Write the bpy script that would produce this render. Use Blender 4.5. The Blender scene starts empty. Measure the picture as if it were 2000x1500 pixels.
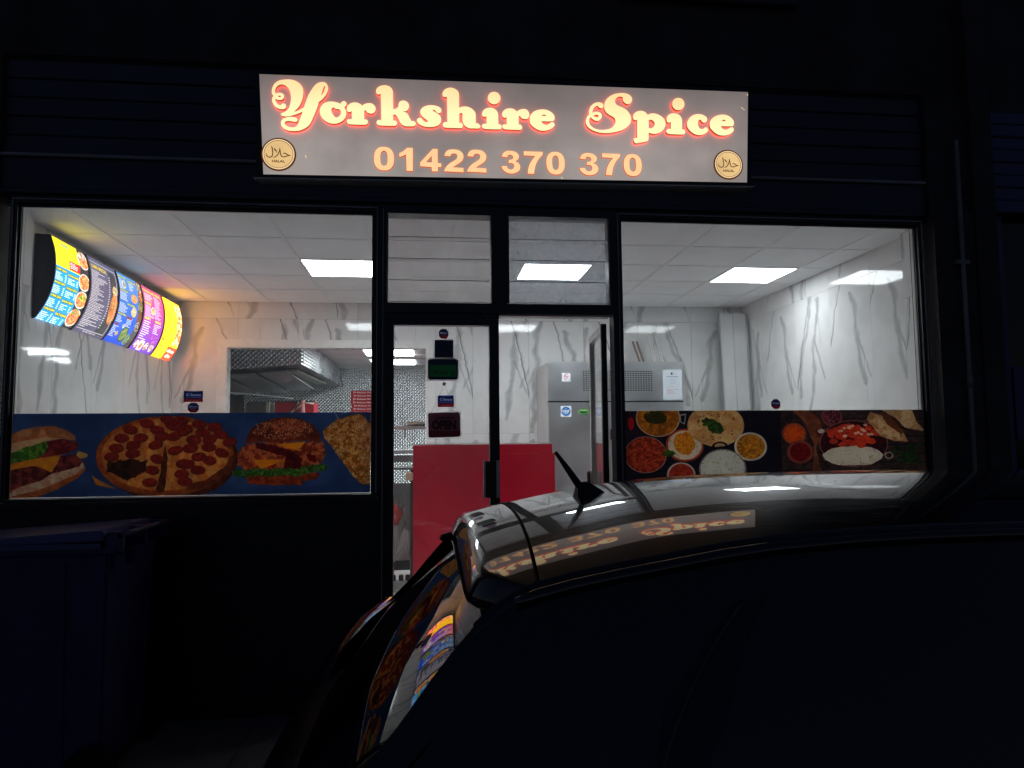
import bpy, bmesh, math, random
import numpy as np
from mathutils import Vector, Matrix

# ------------------------------------------------------------------ scene, camera, sky, exposure
S = bpy.context.scene
COL = S.collection
cam_d = bpy.data.cameras.new('camera'); cam = bpy.data.objects.new('camera', cam_d); COL.objects.link(cam)
R_ = (0.9937551354, -0.1111913469, -0.0093389063)
U_ = (0.0003147793, -0.0809009061, 0.9967220998)
F_ = (0.1115823987, 0.9905006450, 0.0803606902)
cam.matrix_world = Matrix(((R_[0], U_[0], -F_[0], 0.0), (R_[1], U_[1], -F_[1], -4.25), (R_[2], U_[2], -F_[2], 1.55), (0, 0, 0, 1)))
cam_d.sensor_width = 36; cam_d.lens = 1445.04/2000*36
cam_d.clip_start = 0.02; cam_d.clip_end = 300
S.camera = cam
w = bpy.data.worlds.new('World'); S.world = w; w.use_nodes = True
nt = w.node_tree; bg = nt.nodes['Background']
sky = nt.nodes.new('ShaderNodeTexSky'); sky.sky_type = 'NISHITA'; sky.sun_disc = False
sky.sun_elevation = math.radians(16); sky.sun_rotation = math.radians(20)
hs = nt.nodes.new('ShaderNodeMix'); hs.data_type = 'RGBA'; hs.blend_type = 'MULTIPLY'; hs.inputs[0].default_value = 1.0
nt.links.new(sky.outputs[0], hs.inputs[6]); hs.inputs[7].default_value = (0.80, 0.74, 1.0, 1)
nt.links.new(hs.outputs[2], bg.inputs[0]); bg.inputs[1].default_value = 0.014
S.view_settings.view_transform = 'Standard'; S.view_settings.look = 'None'
S.view_settings.exposure = 0; S.view_settings.gamma = 1; S.view_settings.use_curve_mapping = False
S.cycles.use_denoising = True
S.cycles.max_bounces = 10; S.cycles.diffuse_bounces = 5; S.cycles.glossy_bounces = 5
S.cycles.transparent_max_bounces = 16; S.cycles.transmission_bounces = 6
S.cycles.caustics_reflective = False; S.cycles.caustics_refractive = False
S.cycles.sample_clamp_indirect = 4
random.seed(7); RNG = np.random.RandomState(11)

# ------------------------------------------------------------------ material helpers
MATS = {}
def srgb(r, g, b):
    f = lambda c: (c/255/12.92) if c/255 <= 0.04045 else ((c/255+0.055)/1.055)**2.4
    return (f(r), f(g), f(b), 1)
def newmat(name):
    m = bpy.data.materials.new(name); m.use_nodes = True
    return m, m.node_tree, m.node_tree.nodes['Principled BSDF']
def nd(t, kind, **kw):
    n = t.nodes.new(kind)
    for k, v in kw.items(): setattr(n, k, v)
    return n
def mapping(t, scale=(1, 1, 1), coord='Object', rnd=0.0):
    if coord == 'World':
        g = nd(t, 'ShaderNodeNewGeometry'); src = g.outputs['Position']
    else:
        g = nd(t, 'ShaderNodeTexCoord'); src = g.outputs[coord]
    if rnd:
        oi = nd(t, 'ShaderNodeObjectInfo'); ml = nd(t, 'ShaderNodeMath', operation='MULTIPLY'); ml.inputs[1].default_value = rnd
        t.links.new(oi.outputs['Random'], ml.inputs[0])
        ad = nd(t, 'ShaderNodeVectorMath', operation='ADD'); t.links.new(src, ad.inputs[0]); t.links.new(ml.outputs[0], ad.inputs[1]); src = ad.outputs[0]
    mp = nd(t, 'ShaderNodeVectorMath', operation='MULTIPLY'); mp.inputs[1].default_value = scale
    t.links.new(src, mp.inputs[0]); return mp.outputs[0]
def noise(t, vec, scale, detail=3, rough=.55, dist=0):
    n = nd(t, 'ShaderNodeTexNoise'); n.inputs['Scale'].default_value = scale; n.inputs['Detail'].default_value = detail
    n.inputs['Roughness'].default_value = rough; n.inputs['Distortion'].default_value = dist
    if vec is not None: t.links.new(vec, n.inputs['Vector'])
    return n.outputs[0]
def ramp(t, fac, a, b, ca=(0, 0, 0, 1), cb=(1, 1, 1, 1)):
    r = nd(t, 'ShaderNodeValToRGB'); r.color_ramp.elements[0].position = a; r.color_ramp.elements[1].position = b
    r.color_ramp.elements[0].color = ca; r.color_ramp.elements[1].color = cb
    t.links.new(fac, r.inputs[0]); return r.outputs[0]
def mixc(t, fac, a, b):
    m = nd(t, 'ShaderNodeMix', data_type='RGBA')
    for sock, v in ((m.inputs[0], fac), (m.inputs[6], a), (m.inputs[7], b)):
        if isinstance(v, (tuple, float, int)): sock.default_value = v
        else: t.links.new(v, sock)
    return m.outputs[2]
def bump(t, h, bs, strength=.2, dist=.01):
    b = nd(t, 'ShaderNodeBump'); b.inputs['Strength'].default_value = strength; b.inputs['Distance'].default_value = dist
    t.links.new(h, b.inputs['Height']); t.links.new(b.outputs[0], bs.inputs['Normal'])
def plain(name, col, rough=.5, metal=0.0, var=.12, scale=6, bmp=0.0, bscale=40, coord='Object', coat=0, spec=.5):
    m, t, b = newmat(name)
    v = mapping(t, coord=coord)
    n = noise(t, v, scale, 4)
    dark = tuple(c*(1-var) for c in col[:3])+(1,); lite = tuple(min(1, c*(1+var)) for c in col[:3])+(1,)
    t.links.new(ramp(t, n, .3, .7, dark, lite), b.inputs['Base Color'])
    rr = nd(t, 'ShaderNodeMapRange'); rr.inputs[3].default_value = max(0, rough*.8); rr.inputs[4].default_value = min(1, rough*1.2)
    t.links.new(noise(t, v, scale*2.3, 3), rr.inputs[0]); t.links.new(rr.outputs[0], b.inputs['Roughness'])
    b.inputs['Metallic'].default_value = metal; b.inputs['Coat Weight'].default_value = coat; b.inputs['Specular IOR Level'].default_value = spec
    if bmp: bump(t, noise(t, v, bscale, 3), b, bmp, .004)
    MATS[name] = m; return m
def emit(name, col, strength, base=(.3, .3, .3, 1), rough=.4, var=0.0, scale=3):
    m, t, b = newmat(name); b.inputs['Base Color'].default_value = base; b.inputs['Roughness'].default_value = rough
    if var:
        n = noise(t, mapping(t, coord='World'), scale, 4)
        t.links.new(ramp(t, n, .3, .7, tuple(c*(1-var) for c in col[:3])+(1,), col), b.inputs['Emission Color'])
    else: b.inputs['Emission Color'].default_value = col
    b.inputs['Emission Strength'].default_value = strength
    MATS[name] = m; return m

def paint_marble(seed):
    """one 600 x 1200 mm porcelain tile print: soft grey branches and thin dark cracks that wander down it"""
    rs = np.random.RandomState(seed); H, Wd = 640, 320
    X = np.arange(Wd)[None, :]/Wd*np.ones((H, 1)); base = np.ones((H, Wd, 3))*np.array([.890, .892, .890])
    cloud = fbm(H, Wd, 150, seed, 4); base = base-(np.clip(cloud-.48, 0, 1)*.16)[..., None]
    def walk(x0, drift, wob, jag):
        n = H; c = fbm(n, 8, 120, rs.randint(9999), 2)[:, 3]-.5; j = fbm(n, 8, 26, rs.randint(9999), 3)[:, 3]-.5
        return x0+drift*np.arange(n)/n+wob*c+jag*j
    def vein(xc, wid, col, al, y0=0, y1=H, soft=1.0):
        nonlocal base
        yy = np.arange(H); edge = np.clip((yy-y0)/30., 0, 1)*np.clip((y1-yy)/30., 0, 1)
        wv = (wid*(.35+1.3*fbm(H, 8, 60, rs.randint(9999), 3)[:, 3]))[:, None]*np.clip(edge*2, .05, 1)[:, None]
        d = np.abs(X-xc[:, None])/np.maximum(wv, 1e-4)
        m = np.clip(1.25-d, 0, 1)**soft*al*np.clip(edge*3, 0, 1)[:, None]*(.45+.8*fbm(H, Wd, 40, rs.randint(9999), 3))
        base = base*(1-m[..., None])+np.array(col)*m[..., None]
    grey = (.67, .68, .68); dark = (.42, .42, .41)
    for k in range(2):                                    # broad branches and a fork each
        y0, y1 = int(rs.rand()*160-80), int(H*.6+rs.rand()*H*.5); x = rs.rand(); dr = rs.uniform(.15, .65)*rs.choice([-1, 1]); xc = walk(x, dr, .16, .03)
        vein(xc, .050, grey, .9, y0, y1, .7); yb = int(rs.uniform(.25, .6)*H)
        xf = xc[yb]+(np.arange(H)-yb)/H*rs.choice([-.9, .8])+.05*(fbm(H, 8, 50, rs.randint(9999), 3)[:, 3]-.5)
        vein(xf, .022, grey, .85, yb-10, min(H, yb+int(H*.32)), .8)
    for k in range(1):                                    # thin dark cracks
        x = .1+rs.rand()*.7; xc = walk(x-.08, rs.uniform(.25, .75), .08, .04); vein(xc, .0095, dark, .92, int(rs.rand()*80-60), H+60-int(rs.rand()*200), .8)
        if rs.rand() < .7: vein(xc+.018, .022, grey, .35, 0, H, .8)
    for k in range(1):
        xc = walk(rs.rand(), rs.uniform(-.4, .4), .10, .03); y0 = int(rs.rand()*H*.6); vein(xc, .0045, (.5, .51, .51), .6, y0, y0+int(H*.4))
    return base
def marble(name, arr):
    m = picture(name, arr, rough=.06); b = m.node_tree.nodes['Principled BSDF']; b.inputs['Specular IOR Level'].default_value = .42
    t = m.node_tree; bump(t, noise(t, mapping(t, (1, 1, 1), 'World'), 4.5, 1), b, .045, .01)
    return m

def glass(name, tint=(1, 1, 1), dirt=0.0, dirtcol=(.8, .8, .8, 1), dscale=8, r0=.04, smear=.0):
    m = bpy.data.materials.new(name); m.use_nodes = True; t = m.node_tree
    for n in list(t.nodes): t.nodes.remove(n)
    out = nd(t, 'ShaderNodeOutputMaterial'); tr = nd(t, 'ShaderNodeBsdfTransparent'); gl = nd(t, 'ShaderNodeBsdfGlossy')
    tr.inputs[0].default_value = (*tint, 1); gl.inputs['Roughness'].default_value = 0.0; gl.inputs[0].default_value = (1, 1, 1, 1)
    g = nd(t, 'ShaderNodeNewGeometry'); dp = nd(t, 'ShaderNodeVectorMath', operation='DOT_PRODUCT')
    t.links.new(g.outputs['Normal'], dp.inputs[0]); t.links.new(g.outputs['Incoming'], dp.inputs[1])
    ab = nd(t, 'ShaderNodeMath', operation='ABSOLUTE'); t.links.new(dp.outputs['Value'], ab.inputs[0])
    om = nd(t, 'ShaderNodeMath', operation='SUBTRACT'); om.inputs[0].default_value = 1; t.links.new(ab.outputs[0], om.inputs[1])
    pw = nd(t, 'ShaderNodeMath', operation='POWER'); t.links.new(om.outputs[0], pw.inputs[0]); pw.inputs[1].default_value = 5
    ma = nd(t, 'ShaderNodeMath', operation='MULTIPLY_ADD'); t.links.new(pw.outputs[0], ma.inputs[0]); ma.inputs[1].default_value = 1-r0; ma.inputs[2].default_value = r0
    mx = nd(t, 'ShaderNodeMixShader'); t.links.new(ma.outputs[0], mx.inputs[0]); t.links.new(tr.outputs[0], mx.inputs[1]); t.links.new(gl.outputs[0], mx.inputs[2])
    last = mx.outputs[0]
    if dirt > 0:
        tl = nd(t, 'ShaderNodeBsdfTranslucent'); tl.inputs[0].default_value = dirtcol
        df = nd(t, 'ShaderNodeBsdfDiffuse'); df.inputs[0].default_value = dirtcol
        m2 = nd(t, 'ShaderNodeMixShader'); m2.inputs[0].default_value = .3; t.links.new(tl.outputs[0], m2.inputs[1]); t.links.new(df.outputs[0], m2.inputs[2])
        v = mapping(t, (1, 1, 1), 'World'); n = noise(t, v, dscale, 6, .65)
        rg = nd(t, 'ShaderNodeMapRange'); rg.inputs[1].default_value = .35; rg.inputs[2].default_value = .75; rg.inputs[3].default_value = dirt*.35; rg.inputs[4].default_value = dirt*1.5
        t.links.new(n, rg.inputs[0])
        m3 = nd(t, 'ShaderNodeMixShader'); t.links.new(rg.outputs[0], m3.inputs[0]); t.links.new(last, m3.inputs[1]); t.links.new(m2.outputs[0], m3.inputs[2]); last = m3.outputs[0]
    t.links.new(last, out.inputs[0]); MATS[name] = m; return m

def steel(name, col=(.55, .57, .58, 1), rough=.28, quilt=0.0, streak=(60, 60, 1.5)):
    m, t, b = newmat(name); b.inputs['Metallic'].default_value = 1
    v = mapping(t, streak, 'World'); n = noise(t, v, 1.0, 4)
    big = noise(t, mapping(t, (1, 1, 1), 'World'), 2.5, 4)
    c = mixc(t, ramp(t, big, .3, .75), tuple(x*.8 for x in col[:3])+(1,), col)
    t.links.new(c, b.inputs['Base Color'])
    rr = nd(t, 'ShaderNodeMapRange'); rr.inputs[3].default_value = rough*.7; rr.inputs[4].default_value = rough*1.5
    t.links.new(big, rr.inputs[0]); t.links.new(rr.outputs[0], b.inputs['Roughness'])
    if quilt:
        g = nd(t, 'ShaderNodeNewGeometry'); sp = nd(t, 'ShaderNodeSeparateXYZ'); t.links.new(g.outputs['Position'], sp.inputs[0])
        xs = nd(t, 'ShaderNodeMath', operation='ADD'); t.links.new(sp.outputs[0], xs.inputs[0]); t.links.new(sp.outputs[1], xs.inputs[1])
        def diag(sign):
            q = nd(t, 'ShaderNodeMath', operation='MULTIPLY_ADD'); t.links.new(sp.outputs[2], q.inputs[0]); q.inputs[1].default_value = sign; t.links.new(xs.outputs[0], q.inputs[2])
            r = nd(t, 'ShaderNodeMath', operation='MULTIPLY'); t.links.new(q.outputs[0], r.inputs[0]); r.inputs[1].default_value = math.pi/quilt
            s = nd(t, 'ShaderNodeMath', operation='SINE'); t.links.new(r.outputs[0], s.inputs[0])
            a = nd(t, 'ShaderNodeMath', operation='ABSOLUTE'); t.links.new(s.outputs[0], a.inputs[0])
            return a.outputs[0]
        mm = nd(t, 'ShaderNodeMath', operation='MULTIPLY'); t.links.new(diag(1), mm.inputs[0]); t.links.new(diag(-1), mm.inputs[1])
        bump(t, mm.outputs[0], b, 1.0, quilt*.22)
    else: bump(t, n, b, .06, .002)
    MATS[name] = m; return m

def picture(name, arr, emission=0.0, trans=0.0, rough=.35, tame=1.0):
    """arr: h x w x 3 painted in this script, sRGB 0..1, top row first"""
    h, w_ = arr.shape[:2]
    im = bpy.data.images.new(name, w_, h); px = np.ones((h, w_, 4), np.float32); px[..., :3] = np.clip(arr[::-1], 0, 1)
    im.pixels.foreach_set(px.ravel()); im.update()
    m, t, b = newmat(name)
    tx = nd(t, 'ShaderNodeTexImage', image=im); tx.extension = 'EXTEND'; uv = nd(t, 'ShaderNodeUVMap'); uv.uv_map = 'UV'
    t.links.new(uv.outputs[0], tx.inputs[0])
    t.links.new(tx.outputs[0], b.inputs['Base Color']); b.inputs['Roughness'].default_value = rough
    if emission:
        t.links.new(tx.outputs[0], b.inputs['Emission Color']); b.inputs['Emission Strength'].default_value = emission
        b.inputs['Base Color'].default_value = (.1, .1, .1, 1)
        for l in list(b.inputs['Base Color'].links): t.links.remove(l)
    if trans:
        tl = nd(t, 'ShaderNodeBsdfTranslucent')
        q = nd(t, 'ShaderNodeMix', data_type='RGBA', blend_type='MULTIPLY'); q.inputs[0].default_value = 1
        t.links.new(tx.outputs[0], q.inputs[6]); q.inputs[7].default_value = (trans, trans, trans, 1)
        t.links.new(q.outputs[2], tl.inputs[0])
        ad = nd(t, 'ShaderNodeAddShader'); t.links.new(b.outputs[0], ad.inputs[0]); t.links.new(tl.outputs[0], ad.inputs[1])
        t.links.new(ad.outputs[0], t.nodes['Material Output'].inputs[0])
    MATS[name] = m; return m

# ------------------------------------------------------------------ object helpers
def tag(o, label=None, cat=None, group=None, kind=None):
    if label: o['label'] = label
    if cat: o['category'] = cat
    if group: o['group'] = group
    if kind: o['kind'] = kind
    return o
def thing(name, label, cat, loc=(0, 0, 0), group=None):
    o = bpy.data.objects.new(name, None); o.empty_display_size = .1; o.location = loc; COL.objects.link(o)
    bpy.context.view_layer.update()
    return tag(o, label, cat, group)
def adopt(o, parent):
    if parent is not None:
        o.parent = parent
        mw = Matrix.Translation(parent.location)
        if parent.parent is not None: mw = Matrix.Translation(parent.parent.location) @ parent.matrix_parent_inverse @ mw
        o.matrix_parent_inverse = mw.inverted()
class MB:
    def __init__(s): s.v = []; s.f = []; s.mi = []; s.smooth = False
    def quad(s, *pts, mi=0):
        n = len(s.v); s.v += [tuple(p) for p in pts]; s.f.append(tuple(range(n, n+len(pts)))); s.mi.append(mi); return s
    def box(s, x0, x1, y0, y1, z0, z1, mi=0):
        n = len(s.v)
        s.v += [(x0, y0, z0), (x1, y0, z0), (x1, y1, z0), (x0, y1, z0), (x0, y0, z1), (x1, y0, z1), (x1, y1, z1), (x0, y1, z1)]
        for q in ((3, 2, 1, 0), (4, 5, 6, 7), (0, 1, 5, 4), (1, 2, 6, 5), (2, 3, 7, 6), (3, 0, 4, 7)): s.f.append(tuple(n+i for i in q)); s.mi.append(mi)
        return s
    def hexa(s, bot, top, mi=0):
        n = len(s.v); k = len(bot); s.v += [tuple(p) for p in bot]+[tuple(p) for p in top]
        s.f.append(tuple(n+i for i in range(k))[::-1]); s.f.append(tuple(n+k+i for i in range(k))); s.mi += [mi, mi]
        for i in range(k): j = (i+1) % k; s.f.append((n+i, n+j, n+k+j, n+k+i)); s.mi.append(mi)
        return s
    def tube(s, pts, r, seg=10, mi=0, caps=True):
        pts = [Vector(p) for p in pts]; rs = r if isinstance(r, (list, tuple)) else [r]*len(pts); rings = []
        up = Vector((0, 0, 1)); 
        for i, p in enumerate(pts):
            d = (pts[min(i+1, len(pts)-1)]-pts[max(i-1, 0)]).normalized()
            a = d.cross(up) if abs(d.dot(up)) < .95 else d.cross(Vector((1, 0, 0)))
            a.normalize(); bb = d.cross(a); n = len(s.v)
            s.v += [tuple(p+a*math.cos(k*2*math.pi/seg)*rs[i]+bb*math.sin(k*2*math.pi/seg)*rs[i]) for k in range(seg)]; rings.append(n)
        for a_, b_ in zip(rings, rings[1:]):
            for k in range(seg): l = (k+1) % seg; s.f.append((a_+k, a_+l, b_+l, b_+k)); s.mi.append(mi)
        if caps:
            s.f.append(tuple(rings[0]+k for k in range(seg))[::-1]); s.f.append(tuple(rings[-1]+k for k in range(seg))); s.mi += [mi, mi]
        return s
    def grid(s, P, mi=0, flip=False):
        n = len(s.v); H = len(P); Wd = len(P[0])
        for row in P: s.v += [tuple(q) for q in row]
        for i in range(H-1):
            for j in range(Wd-1):
                q = (n+i*Wd+j, n+i*Wd+j+1, n+(i+1)*Wd+j+1, n+(i+1)*Wd+j)
                s.f.append(q[::-1] if flip else q); s.mi.append(mi)
        return s
    def mesh(s, name, mats, uv=None, smooth=False, bevel=0):
        me = bpy.data.meshes.new(name); me.from_pydata(s.v, [], s.f)
        for m in (mats if isinstance(mats, (list, tuple)) else [mats]): me.materials.append(m)
        me.polygons.foreach_set('material_index', s.mi)
        if bevel:
            bm = bmesh.new(); bm.from_mesh(me); bmesh.ops.remove_doubles(bm, verts=bm.verts, dist=1e-5)
            bmesh.ops.recalc_face_normals(bm, faces=bm.faces)
            es = [e for e in bm.edges if len(e.link_faces) == 2 and e.calc_face_angle(0) > .5]
            bmesh.ops.bevel(bm, geom=es, offset=bevel, segments=2, affect='EDGES', clamp_overlap=True); bm.to_mesh(me); bm.free()
        if uv:
            (a, a0, a1), (c, c0, c1) = uv[:2]; l = me.uv_layers.new(name='UV')
            for lp in me.loops:
                co = me.vertices[lp.vertex_index].co
                l.data[lp.index].uv = ((co[a]-a0)/(a1-a0), (co[c]-c0)/(c1-c0))
        if smooth: me.polygons.foreach_set('use_smooth', [True]*len(me.polygons))
        me.update(); return me
    def build(s, name, mats, parent=None, uv=None, smooth=False, bevel=0, kind=None):
        o = bpy.data.objects.new(name, s.mesh(name, mats, uv, smooth, bevel)); COL.objects.link(o); adopt(o, parent)
        if kind: o['kind'] = kind
        return o
def B(name, mats, parent, *b, **kw): 
    return MB().box(*b).build(name, mats, parent, **kw)
def inst(me, name, parent, loc, rot=None):
    o = bpy.data.objects.new(name, me); COL.objects.link(o); adopt(o, parent); o.location = loc
    if rot: o.rotation_euler = rot
    return o
def catmull(pts, n=5):
    """closed outline through (x, z, corner) points; corners stay sharp"""
    out = []; k = len(pts)
    for i in range(k):
        p0, p1, p2, p3 = pts[i-1], pts[i], pts[(i+1) % k], pts[(i+2) % k]
        m1 = (0, 0) if False else ((p2[0]-p0[0])/2, (p2[1]-p0[1])/2); m2 = ((p3[0]-p1[0])/2, (p3[1]-p1[1])/2)
        L = math.hypot(p2[0]-p1[0], p2[1]-p1[1]); 
        def lim(m, ch):
            if ch: return ((p2[0]-p1[0])*.9, (p2[1]-p1[1])*.9)
            q = math.hypot(*m); return (m[0]/q*min(q, L), m[1]/q*min(q, L)) if q > 0 else m
        m1 = lim(m1, p1[2]); m2 = lim(m2, p2[2])
        for j in range(n):
            t = j/n; h00 = 2*t**3-3*t*t+1; h10 = t**3-2*t*t+t; h01 = -2*t**3+3*t*t; h11 = t**3-t*t
            out.append((h00*p1[0]+h10*m1[0]+h01*p2[0]+h11*m2[0], h00*p1[1]+h10*m1[1]+h01*p2[1]+h11*m2[1]))
    return out
def shape_mesh(name, contours, depth, mats, offset=0.0):
    """flat shape in the xz plane with holes, extruded along y from 0 (front) to depth (back); mats: face, side"""
    cu = bpy.data.curves.new(name, 'CURVE'); cu.dimensions = '2D'; cu.fill_mode = 'BOTH'; cu.extrude = depth/2; cu.offset = offset
    for c in contours:
        sp = cu.splines.new('POLY'); sp.points.add(len(c)-1)
        for q, pt in zip(sp.points, c): q.co = (pt[0], pt[1], 0, 1)
        sp.use_cyclic_u = True
    o = bpy.data.objects.new(name, cu); COL.objects.link(o); dg = bpy.context.evaluated_depsgraph_get(); dg.update()
    me = bpy.data.meshes.new_from_object(o.evaluated_get(dg)); bpy.data.objects.remove(o); bpy.data.curves.remove(cu)
    me.name = name; me.transform(Matrix(((1, 0, 0, 0), (0, 0, -1, depth/2), (0, 1, 0, 0), (0, 0, 0, 1))))
    me.materials.clear()
    for m in mats: me.materials.append(m)
    for p in me.polygons: p.material_index = 0 if abs(p.normal[1]) > .7 else 1
    me.update(); return me
def text_curve(s, size=1.0, offset=0.0, extrude=0.0):
    cu = bpy.data.curves.new('t', 'FONT'); cu.body = s; cu.size = size; cu.offset = offset; cu.extrude = extrude
    o = bpy.data.objects.new('t', cu); COL.objects.link(o); dg = bpy.context.evaluated_depsgraph_get(); dg.update()
    me = bpy.data.meshes.new_from_object(o.evaluated_get(dg)); bpy.data.objects.remove(o); bpy.data.curves.remove(cu)
    return me
_TM = {}
def text_mask(s, W_, H_, offset=.02):
    """rasterise a word into a H_ x W_ coverage mask that it fills"""
    key = (s, W_, H_, offset)
    if key in _TM: return _TM[key]
    me = text_curve(s, 1.0, offset); v = np.array([q.co[:2] for q in me.vertices]); me.calc_loop_triangles()
    SS = 2; w2, h2 = W_*SS, H_*SS; m = np.zeros((h2, w2), bool)
    if len(v):
        mn, mx = v.min(0), v.max(0); v = (v-mn)/(mx-mn)*np.array([w2-1, h2-1]); v[:, 1] = h2-1-v[:, 1]
        for tr in me.loop_triangles:
            a, b, c = v[tr.vertices[0]], v[tr.vertices[1]], v[tr.vertices[2]]
            x0, x1 = int(max(0, min(a[0], b[0], c[0]))), int(min(w2-1, max(a[0], b[0], c[0])))+1
            y0, y1 = int(max(0, min(a[1], b[1], c[1]))), int(min(h2-1, max(a[1], b[1], c[1])))+1
            X, Y = np.meshgrid(np.arange(x0, x1)+.0, np.arange(y0, y1)+.0)
            e = lambda p, q: (q[0]-p[0])*(Y-p[1])-(q[1]-p[1])*(X-p[0])
            e1, e2, e3 = e(a, b), e(b, c), e(c, a)
            m[y0:y1, x0:x1] |= ((e1 >= 0) & (e2 >= 0) & (e3 >= 0)) | ((e1 <= 0) & (e2 <= 0) & (e3 <= 0))
    bpy.data.meshes.remove(me)
    r = m.reshape(H_, SS, W_, SS).mean((1, 3)); _TM[key] = r; return r

# ------------------------------------------------------------------ painting helper for printed things
def fbm(h, w_, cell, seed, octv=4):
    rs = np.random.RandomState(seed); out = np.zeros((h, w_)); amp = 1.0; tot = 0
    for o in range(octv):
        c = max(1.5, cell/2**o); gh, gw = int(h/c)+3, int(w_/c)+3; g = rs.rand(gh, gw)
        y = np.arange(h)/c; x = np.arange(w_)/c; yi = y.astype(int); xi = x.astype(int); fy = (y-yi)[:, None]; fx = (x-xi)[None]
        fy = fy*fy*(3-2*fy); fx = fx*fx*(3-2*fx)
        a = g[yi][:, xi]; b_ = g[yi][:, xi+1]; c_ = g[yi+1][:, xi]; d = g[yi+1][:, xi+1]
        out += amp*((a*(1-fx)+b_*fx)*(1-fy)+(c_*(1-fx)+d*fx)*fy); tot += amp; amp *= .55
    return out/tot
class Canvas:
    def __init__(s, w_, h, sc, bgc):
        s.w, s.h = int(w_*sc), int(h*sc); s.sc = sc; s.a = np.ones((s.h, s.w, 3))*np.array(bgc)/255.
        s.Y, s.X = np.mgrid[0:s.h, 0:s.w]/sc; s.seed = 1
    def _win(s, x0, x1, y0, y1):
        return (max(0, int(y0*s.sc)-2), min(s.h, int(y1*s.sc)+3), max(0, int(x0*s.sc)-2), min(s.w, int(x1*s.sc)+3))
    def _paint(s, win, m, col, col2=None, cell=8, amp=.15):
        a, b, c_, d = win; h, w_ = b-a, d-c_
        s.seed += 1; f = fbm(h, w_, cell*s.sc, s.seed)
        c = np.ones((h, w_, 3))*np.array(col)/255.
        if col2 is not None:
            k = np.clip((f-.5)*5+.5, 0, 1)[..., None]; c = c*(1-k)+np.array(col2)/255.*k
        g = fbm(h, w_, max(2, cell*.4)*s.sc, s.seed+500); c = c*(1+(g-.5)*2*amp)[..., None]
        m = m[..., None]; s.a[a:b, c_:d] = s.a[a:b, c_:d]*(1-m)+c*m
    def ell(s, cx, cy, rx, ry, col, col2=None, rough=0, rot=0, ringw=0, **k):
        R = (max(rx, ry) if rot else rx)*(1+rough), (max(rx, ry) if rot else ry)*(1+rough)
        win = s._win(cx-R[0], cx+R[0], cy-R[1], cy+R[1]); a, b, c, d = win
        if b-a < 2 or d-c < 2: return
        dx, dy = s.X[a:b, c:d]-cx, s.Y[a:b, c:d]-cy
        if rot: c_, s_ = math.cos(rot), math.sin(rot); dx, dy = dx*c_+dy*s_, -dx*s_+dy*c_
        r = np.sqrt((dx/rx)**2+(dy/ry)**2)
        if rough: s.seed += 1; r = r+(fbm(b-a, d-c, max(rx, 4)*.35*s.sc, s.seed)-.5)*rough
        e = min(rx, ry)*s.sc*.5
        m = np.clip((1-r)*e*2+.5, 0, 1)
        if ringw: m = m*np.clip((r-(1-ringw))*e*2+.5, 0, 1)
        s._paint(win, m, col, col2, **k)
    def poly(s, pts, col, col2=None, rough=0, **k):
        px_ = [p[0] for p in pts]; py_ = [p[1] for p in pts]
        win = s._win(min(px_)-rough, max(px_)+rough, min(py_)-rough, max(py_)+rough); a, b, c, d = win
        if b-a < 2 or d-c < 2: return
        X, Y = s.X[a:b, c:d], s.Y[a:b, c:d]
        if rough:
            s.seed += 2; X = X+(fbm(b-a, d-c, 10*s.sc, s.seed)-.5)*rough; Y = Y+(fbm(b-a, d-c, 10*s.sc, s.seed+1)-.5)*rough
        m = np.zeros(X.shape, bool); n = len(pts)
        for i in range(n):
            x0, y0 = pts[i]; x1, y1 = pts[(i+1) % n]
            if y0 == y1: continue
            m ^= ((Y >= min(y0, y1)) & (Y < max(y0, y1)) & (X < x0+(Y-y0)*(x1-x0)/(y1-y0)))
        s._paint(win, m.astype(float), col, col2, **k)
    def rect(s, x0, y0, x1, y1, col, **k):
        a, b, c, d = [int(round(q*s.sc)) for q in (y0, y1, x0, x1)]
        s.a[max(0, a):max(0, b, a+1), max(0, c):max(0, d)] = np.array(col)/255.
    def text(s, st, x0, y0, x1, y1, col, offset=.02):
        W_, H_ = max(2, int((x1-x0)*s.sc)), max(2, int((y1-y0)*s.sc)); m = text_mask(st, W_, H_, offset)
        xi, yi = int(x0*s.sc), int(y0*s.sc); xe, ye = min(s.w, xi+W_), min(s.h, yi+H_)
        if xe <= xi or ye <= yi: return
        m = m[:ye-yi, :xe-xi, None]; s.a[yi:ye, xi:xe] = s.a[yi:ye, xi:xe]*(1-m)+np.array(col)/255.*m
    def lines(s, x0, x1, ys, col, wmin=.5, th=1.2, price=None):
        rs = np.random.RandomState(int(x0*7+ys[0]*13))
        for y in ys:
            L = x0+(x1-x0)*(wmin+(1-wmin)*rs.rand()); x = x0
            while x < L:
                ww = 2+rs.rand()*5; s.rect(x, y, min(L, x+ww), y+th, col, amp=.05); x += ww+1.0
            if price: s.rect(price, y, price+4, y+th, col, amp=.05)
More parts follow.
